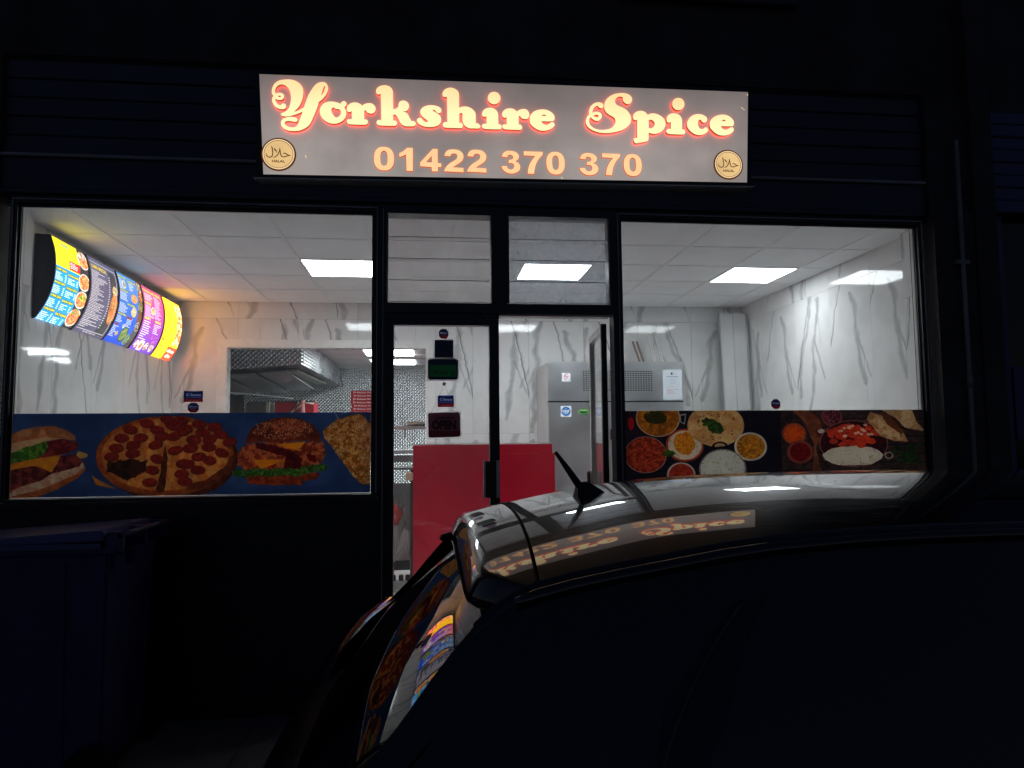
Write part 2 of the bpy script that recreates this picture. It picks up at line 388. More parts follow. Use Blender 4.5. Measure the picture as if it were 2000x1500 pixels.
# ------------------------------------------------------------------ printed pictures (painted here in code)
def paint_left_banner():
    c = Canvas(697, 166, 2, (88, 116, 156))
    c.poly([(-10, -10), (710, -10), (710, 180), (-10, 180)], (82, 110, 152), (98, 128, 168), cell=90, amp=.06)
    Z4 = lambda pts: [(x/5.263-28, y/5.263-26) for x, y in pts]          # traced outlines
    Z5 = lambda pts: [(x/5.263+332, y/5.263-26) for x, y in pts]
    # filled baguette
    c.poly(Z4([(60, 1100), (60, 700), (130, 640), (600, 560), (850, 640), (885, 720), (800, 820), (600, 930), (400, 1015), (200, 1060)]), (196, 120, 52), (214, 150, 84), rough=2)
    c.poly(Z4([(60, 1080), (200, 905), (450, 810), (700, 700), (850, 655), (870, 700), (780, 780), (600, 860), (400, 940), (200, 985), (60, 1040)]), (232, 212, 186), (214, 184, 150), rough=2)
    c.poly(Z4([(60, 400), (130, 355), (250, 300), (400, 270), (550, 264), (680, 310), (765, 370), (770, 420), (650, 400), (500, 420), (400, 450), (280, 500), (60, 570)]), (206, 150, 92), (226, 184, 130), rough=2, cell=14)
    c.poly(Z4([(60, 470), (250, 420), (450, 385), (640, 395), (500, 420), (400, 450), (280, 500), (60, 570)]), (230, 200, 160), cell=9)
    c.poly(Z4([(490, 430), (640, 400), (800, 440), (800, 500), (700, 550), (500, 590), (380, 590)]), (150, 44, 38), (190, 84, 70), rough=2)
    c.poly(Z4([(60, 590), (280, 490), (480, 420), (500, 480), (470, 560), (400, 600), (300, 640), (200, 640), (60, 690)]), (86, 140, 34), (150, 190, 70), rough=4, cell=6, amp=.3)
    c.poly(Z4([(800, 528), (905, 565), (880, 605), (820, 610), (780, 580)]), (226, 190, 110), rough=1)
    c.poly(Z4([(600, 590), (780, 560), (840, 640), (820, 690), (700, 730), (560, 760), (430, 840), (250, 890), (60, 1000), (60, 740), (350, 680)]), (128, 50, 40), (176, 92, 74), rough=5, cell=9, amp=.35)
    c.poly(Z4([(60, 720), (300, 620), (630, 568), (600, 660), (548, 752), (430, 695), (350, 680), (60, 740)]), (236, 190, 60), (226, 172, 50), rough=1)
    # pizza on a board
    c.ell(300, 92, 132, 84, (150, 84, 40), (120, 60, 28), rough=.03)
    c.poly([(150, 122), (160, 130), (200, 152), (160, 142)], (222, 160, 60))
    c.ell(290, 86, 132, 81, (206, 136, 56), (186, 104, 40), rough=.04, cell=7)
    c.ell(290, 84, 122, 72, (234, 190, 110), (222, 160, 76), rough=.05, cell=9, amp=.2)
    pp = [(1680, 205), (1825, 210), (1475, 245), (1735, 270), (1870, 300), (1310, 310), (1580, 315), (1225, 395), (1415, 393), (1630, 385), (1760, 380), (1950, 415), (1175, 500), (1345, 475), (1570, 470), (1770, 530), (1920, 510), (1130, 590), (1340, 560), (1590, 620), (1850, 670), (1540, 735), (1520, 865), (1840, 780)]
    qq = [(110, 255), (275, 285), (150, 345), (335, 365), (60, 420), (225, 415), (430, 445), (30, 510), (215, 500), (350, 560), (115, 600), (225, 640), (110, 740), (0, 680), (-60, 330), (-20, 860)]
    for k, (x, y) in enumerate(Z4(pp)+Z5(qq)):
        c.ell(x+.8, y+1, 14.5, 9.2, (140, 66, 30), rough=.1, rot=RNG.rand()*.6-.3); c.ell(x, y, 13.2, 8, (192, 74, 46), (170, 56, 38), rough=.1, rot=RNG.rand()*.6-.3, cell=4)
    c.poly(Z4([(1670, 480), (1700, 600), (1690, 760), (1680, 950), (1610, 990), (1590, 940), (1630, 780), (1640, 620)]), (160, 92, 40), (120, 60, 26), rough=3)
    c.poly(Z4([(1100, 640), (1300, 625), (1490, 640), (1480, 740), (1400, 790), (1300, 850), (1200, 800), (1080, 740)]), (84, 44, 24), (120, 66, 34), rough=12, cell=9)
    c.poly(Z5([(0, 900), (200, 850), (400, 700), (480, 560), (490, 640), (440, 760), (320, 870), (160, 940), (0, 960)]), (170, 98, 48), (150, 80, 40), rough=2)
    # double chicken burger
    c.poly(Z5([(590, 800), (900, 780), (1380, 790), (1350, 860), (1200, 880), (1190, 920), (1100, 915), (900, 920), (640, 900)]), (206, 112, 50), (170, 74, 30), rough=3, cell=8)
    c.poly(Z5([(520, 560), (620, 470), (900, 450), (1400, 460), (1440, 580), (1400, 680), (1250, 760), (900, 760), (600, 750), (515, 690)]), (176, 84, 38), (220, 150, 90), rough=9, cell=7, amp=.35)
    c.poly(Z5([(700, 460), (860, 480), (1100, 560), (1200, 640), (1180, 760), (1000, 740), (1020, 620), (850, 560), (720, 520)]), (118, 26, 22), (150, 40, 30), rough=6, cell=8, amp=.3)
    c.poly(Z5([(1230, 590), (1330, 600), (1340, 680), (1260, 660)]), (150, 24, 18), rough=3)
    c.poly(Z5([(900, 480), (1225, 452), (1140, 548)]), (244, 190, 40), rough=1)
    c.poly(Z5([(670, 640), (1010, 650), (760, 742)]), (240, 186, 40), rough=1)
    for k in range(11):
        x = 520+k*88; c.ell(*Z5([(x, 780-(k > 7)*(k-7)*18+8*math.sin(k*2))])[0], 11, 8, (70, 124, 36), (130, 170, 70), rough=.5, cell=4, amp=.4)
    c.poly(Z5([(592, 470), (610, 400), (650, 310), (760, 240), (900, 196), (1050, 186), (1200, 215), (1310, 280), (1375, 380), (1388, 460), (1200, 440), (900, 455), (740, 445)]), (176, 92, 44), (146, 66, 30), rough=1, cell=20)
    c.poly(Z5([(800, 250), (1050, 205), (1250, 270), (1200, 340), (900, 340)]), (200, 120, 66), (176, 92, 46), rough=5, cell=12)
    for k in range(230):
        a = RNG.rand()*6.28; r = math.sqrt(RNG.rand()); x = 985+330*r*math.cos(a); y = 315+112*r*math.sin(a)
        px_, py_ = Z5([(x, y)])[0]; c.ell(px_, py_, 1.5, .8, (244, 216, 164), rot=RNG.rand()*3)
    # doner block on a skewer
    c.poly(Z5([(1530, 148), (1545, 146), (1578, 205), (1562, 212)]), (190, 196, 200))
    c.poly(Z5([(1408, 340), (1540, 215), (1780, 150), (1845, 180), (1960, 330), (1960, 930), (1815, 915), (1700, 790), (1560, 600), (1425, 410)]), (190, 138, 50), (226, 192, 130), rough=4, cell=6, amp=.45)
    c.poly(Z5([(1740, 230), (1860, 200), (1960, 500), (1960, 900), (1850, 700), (1760, 480)]), (226, 196, 150), (196, 150, 80), rough=6, cell=5, amp=.4)
    return c.a*.86+.10
def paint_right_banner():
    c = Canvas(580, 166, 2, (34, 28, 40))
    c.poly([(-5, -5), (600, -5), (600, 180), (-5, 180)], (52, 44, 56), (42, 36, 46), cell=60, amp=.1)
    Q = lambda x, y: ((x/3.125-22), (y/3.125-21)); s = 1/3.125
    P = lambda pts: [Q(x, y) for x, y in pts]
    c.poly(P([(60, 60), (140, 60), (140, 240), (60, 240)]), (70, 44, 60)); c.ell(*Q(100, 150), 6, 14, (190, 30, 40), rough=.2)
    for i, x in enumerate(range(988, 1990, 90)):
        c.poly(P([(988, 20+i*60-20), (1990, 60+i*60-40), (1990, 110+i*60-40), (988, 76+i*60-20)]), (112, 84, 70), (88, 62, 52), cell=7, amp=.3)
    def bowl(x, y, r, rim, food, food2, rw=.09, cell=4):
        c.ell(*Q(x, y), r*s, r*s, rim, cell=10, amp=.1); c.ell(*Q(x, y), r*s*(1-rw), r*s*(1-rw), food, food2, cell=cell, amp=.3)
    c.poly(P([(385, 90), (425, 85), (415, 160), (388, 145)]), (200, 196, 190)); c.poly(P([(392, 100), (417, 95), (410, 148), (394, 138)]), (34, 28, 40))
    bowl(258, 112, 130, (214, 200, 180), (206, 150, 36), (170, 116, 24), .05, 7)
    c.ell(*Q(250, 110), 22, 14, (96, 90, 24), rough=.8, amp=.4, cell=5)
    bowl(180, 362, 124, (196, 178, 168), (160, 60, 34), (206, 112, 60), .04, 5)
    for k in range(26): a = RNG.rand()*6.28; r = RNG.rand()**.5*95; c.ell(*Q(180+r*math.cos(a), 370+r*math.sin(a)), 4.5, 3.6, (204, 120, 70), (170, 60, 30), rough=.2, cell=3)
    bowl(412, 300, 113, (188, 96, 50), (236, 228, 214), (206, 196, 176), .12, 3)
    c.ell(*Q(410, 290), 19, 24, (222, 176, 60), (200, 140, 40), rough=.5, cell=3, amp=.3)
    c.ell(*Q(315, 355), 12, 7, (110, 150, 50), (70, 110, 30), rough=.6)
    c.ell(*Q(600, 165), 54, 47, (222, 196, 150), (206, 172, 118), rough=.06, cell=12)
    for k in range(34): a = RNG.rand()*6.28; r = RNG.rand()**.5*130; c.ell(*Q(600+r*math.cos(a), 160+r*.85*math.sin(a)), 1+RNG.rand()*1.6, .8+RNG.rand(), (140, 84, 40), rough=.3)
    c.ell(*Q(585, 170), 23, 12, (60, 92, 34), (96, 130, 50), rough=.9, rot=.7, amp=.4, cell=4)
    c.ell(*Q(620, 310), 15, 10, (20, 18, 24), ringw=.3)
    bowl(803, 314, 98, (226, 220, 210), (216, 172, 60), (176, 128, 36), .13, 3)
    bowl(632, 470, 142, (150, 146, 140), (232, 230, 220), (196, 192, 180), .07, 2.5)
    bowl(386, 500, 84, (214, 206, 196), (176, 70, 40), (196, 96, 60), .13)
    # right half
    c.poly(P([(1060, 60), (1160, 60), (1230, 130), (1260, 240), (1200, 330), (1215, 440), (1240, 560), (1170, 560), (1190, 300), (1130, 140)]), (176, 120, 82), (150, 96, 62), rough=3, cell=12)
    bowl(1070, 228, 74, (182, 116, 72), (222, 130, 36), (196, 100, 24), .2); bowl(1102, 355, 80, (170, 106, 84), (166, 40, 36), (140, 24, 26), .22)
    bowl(1306, 112, 66, (176, 110, 90), (110, 36, 50), (190, 120, 130), .18, 2.5)
    c.ell(*Q(1233, 225), 9, 10, (150, 60, 40)); c.ell(*Q(1236, 212), 7, 5, (226, 220, 210), rough=.3)
    c.ell(*Q(1435, 300), 68, 52, (176, 130, 116)); c.ell(*Q(1435, 300), 66, 50, (84, 30, 34), (110, 40, 40))
    c.ell(*Q(1430, 385), 60, 22, (238, 232, 218), (206, 198, 180), rough=.2, cell=2.5, amp=.3)
    for k in range(46):
        a = RNG.rand()*6.28; r = RNG.rand()**.5; c.ell(*Q(1430+r*165*math.cos(a), 250+r*75*math.sin(a)), 6+RNG.rand()*3, 5+RNG.rand()*2, (206, 84, 44), (226, 116, 66), rough=.3, cell=3, amp=.35)
    for k in range(16): c.ell(*Q(1330+RNG.rand()*220, 170+RNG.rand()*80), 4, 3, (234, 214, 190), rough=.7)
    c.ell(*Q(1650, 385), 9, 8, (206, 190, 180), ringw=.35)
    c.poly(P([(1545, 68), (1810, 68), (1835, 150), (1880, 205), (1870, 215), (1760, 190), (1700, 120), (1620, 68)]), (222, 200, 166), (200, 170, 124), rough=2, cell=8)
    c.poly(P([(1545, 80), (1640, 110), (1730, 190), (1750, 230), (1775, 290), (1690, 285), (1600, 250), (1520, 130)]), (226, 204, 170), (196, 160, 110), rough=2, cell=8)
    c.poly(P([(1600, 80), (1680, 120), (1750, 215), (1735, 240), (1650, 170)]), (150, 92, 44), rough=2)
    for k in range(34): c.ell(*Q(1690+RNG.rand()*150, 310+RNG.rand()*130), 6*RNG.rand()+3, 2+RNG.rand()*3, (70, 110, 40), (40, 74, 24), rough=.7, rot=RNG.rand()*3, amp=.5, cell=3)
    return c.a*.86+.10
def paint_menu(k):
    c = Canvas(100, 150, 3, (20, 20, 24)); Wt = (246, 248, 250)
    def food(x, y, rx, ry, a=(190, 96, 50), b=(226, 160, 90), plate=None, **kw):
        if plate: c.ell(x, y, rx*1.18, ry*1.18, plate, cell=10)
        c.ell(x, y, rx, ry, a, b, rough=.25, cell=3.2, amp=.4, **kw)
    if k == 0:
        c.poly([(0, 0), (100, 0), (100, 150), (0, 150)], (0, 150, 226), (0, 138, 214), cell=40, amp=.04)
        c.rect(0, 0, 72, 52, (250, 228, 0))
        c.rect(24, 5, 48, 11, (60, 120, 110)); c.text('STARTERS', 26, 6, 46, 10, (230, 230, 120))
        c.lines(4, 32, range(14, 50, 3), (130, 96, 10), th=1); c.lines(38, 68, range(14, 32, 3), (130, 96, 10), th=1)
        c.rect(40, 33, 72, 50, (220, 30, 24)); c.lines(43, 70, range(36, 48, 3), Wt, th=1.2)
        c.rect(72, 0, 100, 150, (34, 30, 28))
        for y in (20, 62, 96, 130): food(86, y, 15, 14, (190, 84, 50), (230, 160, 80), (206, 200, 190))
        food(86, 10, 12, 8, (206, 200, 190), (160, 100, 60)); food(88, 92, 9, 6, (230, 200, 60), (90, 140, 40)); food(84, 120, 10, 6, (90, 150, 50), (230, 120, 80))
        for i, (t1, t2) in enumerate((('CURRY DISHES', 'ROGAN DISHES'), ('MADRAS DISHES', 'VINDALOO DISHES'), ('KORMA DISHES', 'BHUNA DISHES'), ('DOPIAZA DISHES', 'BALTI DISHES'))):
            y = 56+i*24; c.rect(3, y-1, 33, y+5, (60, 90, 60)); c.rect(37, y+2, 69, y+8, (60, 90, 60))
            c.text(t1, 4, y, 32, y+4, (250, 226, 40), .03); c.text(t2, 38, y+3, 68, y+7, (250, 226, 40), .03)
            c.lines(3, 26, range(y+8, y+21, 3), Wt, price=29); c.lines(38, 60, range(y+11, y+23, 3), Wt, price=63)
    elif k == 1:
        c.poly([(0, 0), (100, 0), (100, 150), (0, 150)], (104, 98, 130), (92, 86, 116), cell=40, amp=.04)
        c.poly([(66, 14), (96, 14), (96, 146), (60, 146), (74, 100), (76, 60)], (58, 54, 56), (70, 66, 66))
        food(88, 88, 14, 32, (222, 100, 40), (240, 170, 90), (60, 44, 40)); food(88, 50, 10, 10, (240, 214, 160), (220, 180, 110))
        for i in range(60): x = 80+RNG.rand()*16; y = 62+RNG.rand()*52; c.rect(x, y, x+3+RNG.rand()*4, y+.9, (244, 150+int(60*RNG.rand()), 70))
        for r in ((5, 8, 95, 9.4), (5, 142, 95, 143.4), (94, 8, 95.4, 143)): c.rect(*r, (226, 226, 232))
        c.text('CHEFS SPECIAL', 8, 14, 62, 22, (252, 214, 30), .05)
        c.lines(6, 62, range(26, 138, 3), (248, 236, 238), wmin=.35, th=1.5)
        for y in range(26, 136, 5): c.rect(66, y, 70, y+1.6, Wt)
        c.text('Special Curry 6.50', 30, 144, 72, 148, (250, 230, 220), .03)
    elif k == 2:
        for y in range(150): c.rect(0, y, 100, y+1, (70-int(y*.4), 150-int(y*.5), 214+int(y*.1)))
        for (x, y, t1) in ((4, 6, 'BIRYANI'), (44, 8, 'KEBABS'), (4, 36, 'TANDOORI'), (34, 62, 'SIDE DISHES'), (4, 88, 'VEGETABLE'),):
            c.rect(x-1, y-1, x+34, y+4, (90, 130, 120)); c.text(t1, x, y, x+32, y+3.4, (250, 230, 90), .03)
        c.lines(4, 24, range(12, 34, 3), Wt); c.lines(44, 66, range(14, 30, 3), Wt); c.lines(4, 36, range(42, 60, 3), Wt); c.lines(4, 40, range(66, 86, 3), Wt)
        c.lines(4, 30, range(94, 108, 3), Wt); c.lines(44, 66, range(92, 112, 3), Wt); c.lines(4, 26, range(116, 140, 3), Wt)
        c.rect(40, 90, 62, 95, (150, 50, 70)); c.rect(4, 110, 18, 114, (150, 50, 70))
        c.rect(82, 0, 100, 150, (70, 56, 50))
        for y, a in ((12, (200, 196, 170)), (34, (214, 130, 70)), (58, (150, 170, 70)), (82, (140, 80, 50)), (104, (170, 170, 170)), (126, (50, 90, 80))): food(91, y, 11, 12, a, (120, 70, 40))
        food(24, 22, 6, 8, (230, 220, 170), (90, 80, 40), (240, 240, 240)); food(62, 46, 14, 10, (226, 150, 80), (240, 190, 130)); food(64, 76, 11, 11, (226, 190, 120), (236, 210, 160))
        food(54, 128, 12, 14, (90, 130, 60), (150, 160, 80), (30, 60, 40)); food(28, 130, 5, 5, (200, 180, 90)); food(40, 112, 5, 5, (180, 220, 240)); food(74, 136, 9, 12, (60, 100, 80), (150, 170, 120))
    elif k == 3:
        for y in range(150):
            f = y/150.; c.rect(0, y, 100, y+1, (int(214-110*f), int(60-6*f), int(112+80*f)))
        c.text('BURGERS AND WRAPS', 6, 6, 90, 12, (255, 200, 40), .04)
        for (x, y, t1) in ((8, 36, 'KIDS'), (8, 72, 'DESSERTS'), (60, 72, 'DRINKS')): c.text(t1, x, y, x+28, y+6, (255, 206, 60), .05)
        c.lines(8, 48, range(16, 34, 3), (255, 210, 220)); c.lines(54, 88, range(16, 70, 3), (255, 200, 220)); c.lines(8, 50, range(45, 70, 3), (255, 216, 226)); c.lines(8, 44, range(82, 126, 5), Wt, th=1.6); c.lines(58, 92, range(82, 104, 4), Wt)
        food(45, 53, 8, 8, (250, 220, 120), (226, 120, 80), (250, 240, 220))
        for x in (8, 30, 52, 76): food(x+8, 136, 9, 9, (170, 110, 110), (240, 230, 230), (110, 80, 90))
        c.rect(26, 126, 46, 148, (226, 220, 240)); food(36, 138, 7, 7, (220, 90, 70))
        for i in range(16): x = 60+RNG.rand()*30; y = 108+RNG.rand()*18; c.rect(x, y, x+5, y+1, (240, 110, 150))
    else:
        c.poly([(0, 0), (100, 0), (100, 150), (0, 150)], (250, 190, 20), (246, 172, 10), cell=50, amp=.04)
        c.rect(12, 6, 44, 15, (226, 90, 20)); c.text('PIZZA', 16, 7, 40, 14, (255, 240, 60), .05)
        c.lines(6, 40, range(20, 100, 2), (226, 150, 10), th=.9, wmin=.8)
        for y in (34, 62, 90): food(50, y, 7, 10, (250, 180, 40), (220, 120, 20))
        c.poly([(64, 8), (100, 4), (100, 112), (66, 112), (72, 60)], (250, 200, 150), (240, 120, 60), rough=4, cell=6)
        for i in range(12): food(70+RNG.rand()*26, 14+RNG.rand()*92, 5, 5, (222, 60, 30), (240, 110, 60))
        c.rect(6, 104, 20, 109, (226, 90, 20)); c.rect(6, 120, 20, 125, (226, 90, 20)); c.lines(6, 40, range(111, 146, 3), (220, 140, 20))
        c.rect(52, 118, 100, 150, (230, 60, 30)); c.text('collection', 58, 124, 94, 132, (255, 220, 200), .03); c.text('offers', 64, 136, 88, 145, (255, 220, 200), .03)
    return c.a
def paint_alarm_card():
    c = Canvas(60, 42, 3, (20, 60, 140)); c.poly([(0, 0), (60, 0), (60, 42), (0, 42)], (22, 70, 150), (18, 58, 134), cell=30, amp=.04)
    c.rect(0, 30, 60, 42, (176, 30, 50)); c.ell(13, 14, 5.5, 5.5, (235, 240, 245)); c.ell(14, 14, 3, 3, (24, 70, 150))
    c.text('Swann', 21, 9, 54, 20, (245, 246, 250), .04); c.text('SECURITY MONITORED', 5, 23, 55, 27, (230, 235, 240), .02)
    c.text('24 HOUR SURVEILLANCE', 6, 33, 54, 36, (240, 220, 225), .01); c.text('www.swann.com', 14, 37, 46, 40, (240, 220, 225), .01); c.text('WARNING PROTECTED', 12, 2, 48, 5, (220, 225, 235), .01)
    return c.a
def paint_alarm_octagon():
    c = Canvas(44, 44, 3, (20, 50, 120)); c.rect(0, 28, 44, 44, (170, 30, 52)); c.ell(9, 17, 3.4, 3.4, (225, 232, 245)); c.text('Swann', 14, 13, 38, 21, (225, 232, 245), .04)
    c.text('SECURITY', 10, 23, 34, 27, (200, 210, 235)); c.text('WARNING', 12, 6, 32, 9, (170, 190, 230)); c.text('PROTECTED', 11, 31, 33, 34, (240, 210, 215)); return c.a
def paint_open():
    c = Canvas(64, 46, 3, (150, 96, 104)); c.rect(0, 34, 64, 46, (130, 40, 56)); c.text('Come in we are', 12, 5, 52, 13, (70, 20, 32), .02); c.text('OPEN', 7, 14, 56, 32, (74, 18, 30), .07); return c.a
def paint_green():
    c = Canvas(60, 42, 3, (40, 56, 84)); c.rect(3, 12, 57, 36, (36, 140, 80)); c.ell(50, 29, 4.2, 4.2, (20, 70, 46), ringw=.4); c.text('FOOD HYGIENE RATING', 6, 3, 54, 8, (30, 44, 54)); c.text('VERY GOOD', 10, 24, 40, 30, (12, 62, 34)); c.rect(3, 37, 57, 40, (8, 24, 20)); return c.a
def paint_nosmoke():
    c = Canvas(40, 40, 3, (240, 240, 244)); c.ell(20, 16, 11, 11, (196, 50, 56), ringw=.2); c.rect(13, 15.5, 27, 17.5, (40, 40, 44)); c.poly([(12, 9), (14, 7), (29, 23), (27, 25)], (196, 50, 56)); c.text('NO SMOKING', 7, 31, 33, 35, (30, 30, 34), .03); return c.a
def paint_chiller():
    c = Canvas(40, 40, 3, (244, 246, 250)); c.ell(20, 20, 17, 17, (20, 110, 190)); c.text('CHILLER', 6, 14, 34, 22, (250, 250, 250), .06); c.text('REMEMBER', 11, 26, 29, 30, (240, 244, 250), .03); c.text('FOOD', 15, 8, 25, 11.5, (240, 244, 250)); c.rect(8, 23.5, 32, 24.6, (240, 244, 250)); return c.a
def paint_green_oval():
    c = Canvas(60, 30, 3, (120, 128, 130)); c.ell(30, 15, 30, 15, (40, 120, 50)); c.ell(30, 15, 27, 12, (190, 220, 160), ringw=.1); c.text('FOSTER', 14, 7, 46, 13, (220, 236, 190), .03); c.poly([(16, 23), (24, 15), (30, 22), (37, 15), (45, 23)], (20, 60, 30)); return c.a
def paint_notice():
    c = Canvas(60, 84, 3, (214, 222, 230)); c.ell(28, 11, 3.4, 3.4, (80, 84, 90)); c.rect(33, 12, 40, 12.8, (120, 124, 130)); c.rect(12, 19, 48, 20.4, (110, 116, 124))
    for y in range(26, 42, 4):
        for x in range(22, 38, 5): c.rect(x, y, x+2.4, y+1.6, (160, 170, 210))
    c.lines(14, 46, range(46, 52, 3), (190, 170, 174), th=.8); c.lines(12, 50, range(55, 68, 3), (206, 150, 150), th=.9); return c.a
def paint_pizza_side():
    c = Canvas(90, 8, 4, (186, 20, 36)); c.text('Delicious Hot Pizza', 6, 2, 66, 6.4, (240, 226, 226), .03); c.rect(72, 1.2, 88, 7, (240, 236, 236)); c.text('HOT', 75, 2.4, 85, 5.8, (186, 20, 36)); return c.a

# ------------------------------------------------------------------ materials
navy = plain('navy_frame_paint', (.010, .011, .022, 1), .38, var=.3, bmp=.05)
fascia_m = plain('fascia_paint', (.050, .052, .085, 1), .5, var=.3, scale=2, bmp=.08, bscale=20)
neigh_m = plain('purple_shutter_paint', (.07, .075, .20, 1), .5, var=.25, scale=2)
render_m = plain('old_render_wall', (.055, .05, .052, 1), .85, var=.35, scale=3, bmp=.3, bscale=18)
grey_trim = plain('grey_trim', (.36, .36, .36, 1), .55, var=.2)
pipe_m = plain('grey_pipe', (.26, .26, .25, 1), .5, var=.25, scale=4)
alu = steel('brushed_aluminium', (.60, .61, .62, 1), .32)
leaf_m = plain('grey_powder_coat', (.62, .63, .63, 1), .4, var=.1)
bead_m = plain('pale_glazing_bead', (.62, .62, .6, 1), .4, var=.08)
ceil_m = plain('ceiling_tile_board', (.93, .93, .94, 1), .9, var=.035, scale=3, bmp=.12, bscale=260, coord='World')
tbar_m = plain('white_ceiling_bar', (.88, .88, .88, 1), .45, var=.03)
grout = plain('grout', (.42, .42, .42, 1), .8)
MARB = [marble('marble_tile_%d' % k, paint_marble(k*7+3)) for k in range(7)]
floor_m = plain('floor_tile_grey', (.80, .80, .79, 1), .35, var=.1, scale=3, coord='World')
white_m = plain('white_board', (.78, .78, .77, 1), .3, var=.03)
white_lam = plain('white_trim', (.80, .79, .77, 1), .28, var=.03)
red_m = plain('red_laminate', (.68, .017, .045, 1), .22, var=.1, scale=1.5, coord='World')
red_card = plain('red_card', (.42, .012, .03, 1), .5, var=.1)
steel_m = steel('brushed_steel', (.80, .84, .87, 1), .32)
steel_side = plain('fridge_side_panel', (.55, .55, .55, 1), .45, var=.08, scale=2)
quilt_m = steel('quilted_steel', (.60, .62, .63, 1), .20, quilt=.052)
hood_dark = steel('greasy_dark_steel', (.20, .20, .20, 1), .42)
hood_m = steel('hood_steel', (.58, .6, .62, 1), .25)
black_m = plain('black_plastic', (.010, .010, .012, 1), .35, var=.2)
dark_m = plain('dark_void', (.012, .012, .012, 1), .8)
led_m = emit('led_panel', (.89, .965, 1.0, 1), 23.0, (.8, .8, .8, 1)); led_dimmed = emit('led_panel_dimmed', (.90, .96, 1.0, 1), 13.5, (.8, .8, .8, 1))  # second strength: right panel dimmed to tame the hot spot on the side wall
asphalt_m = plain('asphalt', (.045, .045, .048, 1), .85, var=.35, scale=20, bmp=.6, bscale=180, coord='World')
pave_m = plain('paving_concrete', (.14, .135, .13, 1), .85, var=.2, scale=6, bmp=.3, bscale=90, coord='World')
kerb_m = plain('kerb_stone', (.2, .2, .19, 1), .8, var=.2, bmp=.3)
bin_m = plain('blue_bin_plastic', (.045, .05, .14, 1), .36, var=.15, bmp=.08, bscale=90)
bin_d = plain('lit_bin_plastic', (.11, .115, .26, 1), .33, var=.15)  # bin blue lightened for the lid, standing in for its lavender highlights
win_glass = glass('shop_glass', (.985, .995, .99), dirt=.012, dirtcol=(.8, .85, .9, 1), dscale=6)
door_glass = glass('smeared_door_glass', (.99, .99, .99), dirt=.014, dirtcol=(.85, .80, .84, 1), dscale=9)
louvre_l = glass('louvre_glass', (.95, .95, .95), dirt=.07, dirtcol=(.8, .78, .77, 1), dscale=5)
louvre_r = glass('dirty_louvre_glass', (.9, .92, .94), dirt=.20, dirtcol=(.82, .88, .95, 1), dscale=26)
car_glass = glass('tinted_car_glass', (.03, .04, .04), r0=.06)
ORIGIN_Z = .30

# ------------------------------------------------------------------ ground, pavement
g = MB().box(-60, 60, -60, 60, -.25, 0).build('street', asphalt_m); tag(g, kind='structure')
pv = MB().box(-12, 12, -1.62, -.02, .004, .10).build('pavement', pave_m); tag(pv, kind='structure')
flag = MB().box(0, .594, 0, .594, 0, .012).mesh('paving_slab', pave_m, bevel=.004)
for i in range(-6, 8):
    for j in range(2): inst(flag, 'paving_slab', pv, (i*.6-.3, -1.36+j*.6, .0985))
ks = MB().box(0, .9, 0, .13, 0, .118).mesh('kerb_stone', kerb_m, bevel=.012)
kerb = thing('kerb', None, None, (0, -1.69, 0)); tag(kerb, kind='structure')
for i in range(-6, 8): inst(ks, 'kerb_stone', kerb, (i*.906, -1.755, .004))

# ------------------------------------------------------------------ room: floor, walls of tiles, ceiling
XL, XR, YB, ZC = -2.578, 3.4436, 3.537, 3.028
fl = MB().box(XL-2.2, XR+.05, .061, 7.4, .10, .30).build('floor', floor_m); tag(fl, kind='structure')
ft = MB().box(0, .596, 0, .596, 0, .006).mesh('floor_tile', floor_m, bevel=.002)
for i in range(10):
    for j in range(9):
        if i < 5 or j < 6: inst(ft, 'floor_tile', fl, (XL+.02+i*.6, .06+j*.6, .2985))
def sub_rect(r, h):
    x0, x1, z0, z1 = r; a0, a1, c0, c1 = h
    if a1 <= x0 or a0 >= x1 or c1 <= z0 or c0 >= z1: return [r]
    o = []
    if a0 > x0: o.append((x0, a0, z0, z1))
    if a1 < x1: o.append((a1, x1, z0, z1))
    m0, m1 = max(x0, a0), min(x1, a1)
    if c0 > z0: o.append((m0, m1, z0, c0))
    if c1 < z1: o.append((m0, m1, c1, z1))
    return o
def tiled(wall, us, zs, place, holes=(), ax=1):
    for u0, u1 in zip(us, us[1:]):
        for z0, z1 in zip(zs, zs[1:]):
            rs = [(u0+.0012, u1-.0012, z0+.0012, z1-.0012)]
            for h in holes: rs = [q for r in rs for q in sub_rect(r, h)]
            rs = [r for r in rs if r[1]-r[0] > .01 and r[3]-r[2] > .01]
            if not rs: continue
            m = MB()
            for r in rs: place(m, r)
            m.build('wall_tile', MARB[RNG.randint(7)], wall, uv=((ax, u0, u0+.6), (2, z1-1.2 if z1-z0 < 1.1 and z0 < 1 else z0, (z1-1.2 if z1-z0 < 1.1 and z0 < 1 else z0)+1.2)))
zs = [.30, .458, 1.658, 2.858, ZC+.01]
OP = (-2.054, -.025, .2, 2.563)
wb = MB()
for r in sub_rect((XL-.3, XR+.1, .1, 3.2), OP): wb.box(r[0], r[1], YB+.010, YB+.12, r[2], r[3])
wb = wb.build('wall_back', grout); tag(wb, kind='structure')
us = [XL, -1.94]+[round(-1.34+.6*k, 3) for k in range(8)]+[XR]
tiled(wb, us, zs, lambda m, r: m.box(r[0], r[1], YB, YB+.012, r[2], r[3]), [OP], 0)
wl = MB().box(XL-.12, XL-.010, 0, YB+.01, .1, 3.2).build('wall_left', grout); tag(wl, kind='structure')
tiled(wl, [.61, 1.14, 1.74, 2.34, 2.94, YB], zs, lambda m, r: m.box(XL-.012, XL, r[0], r[1], r[2], r[3]))
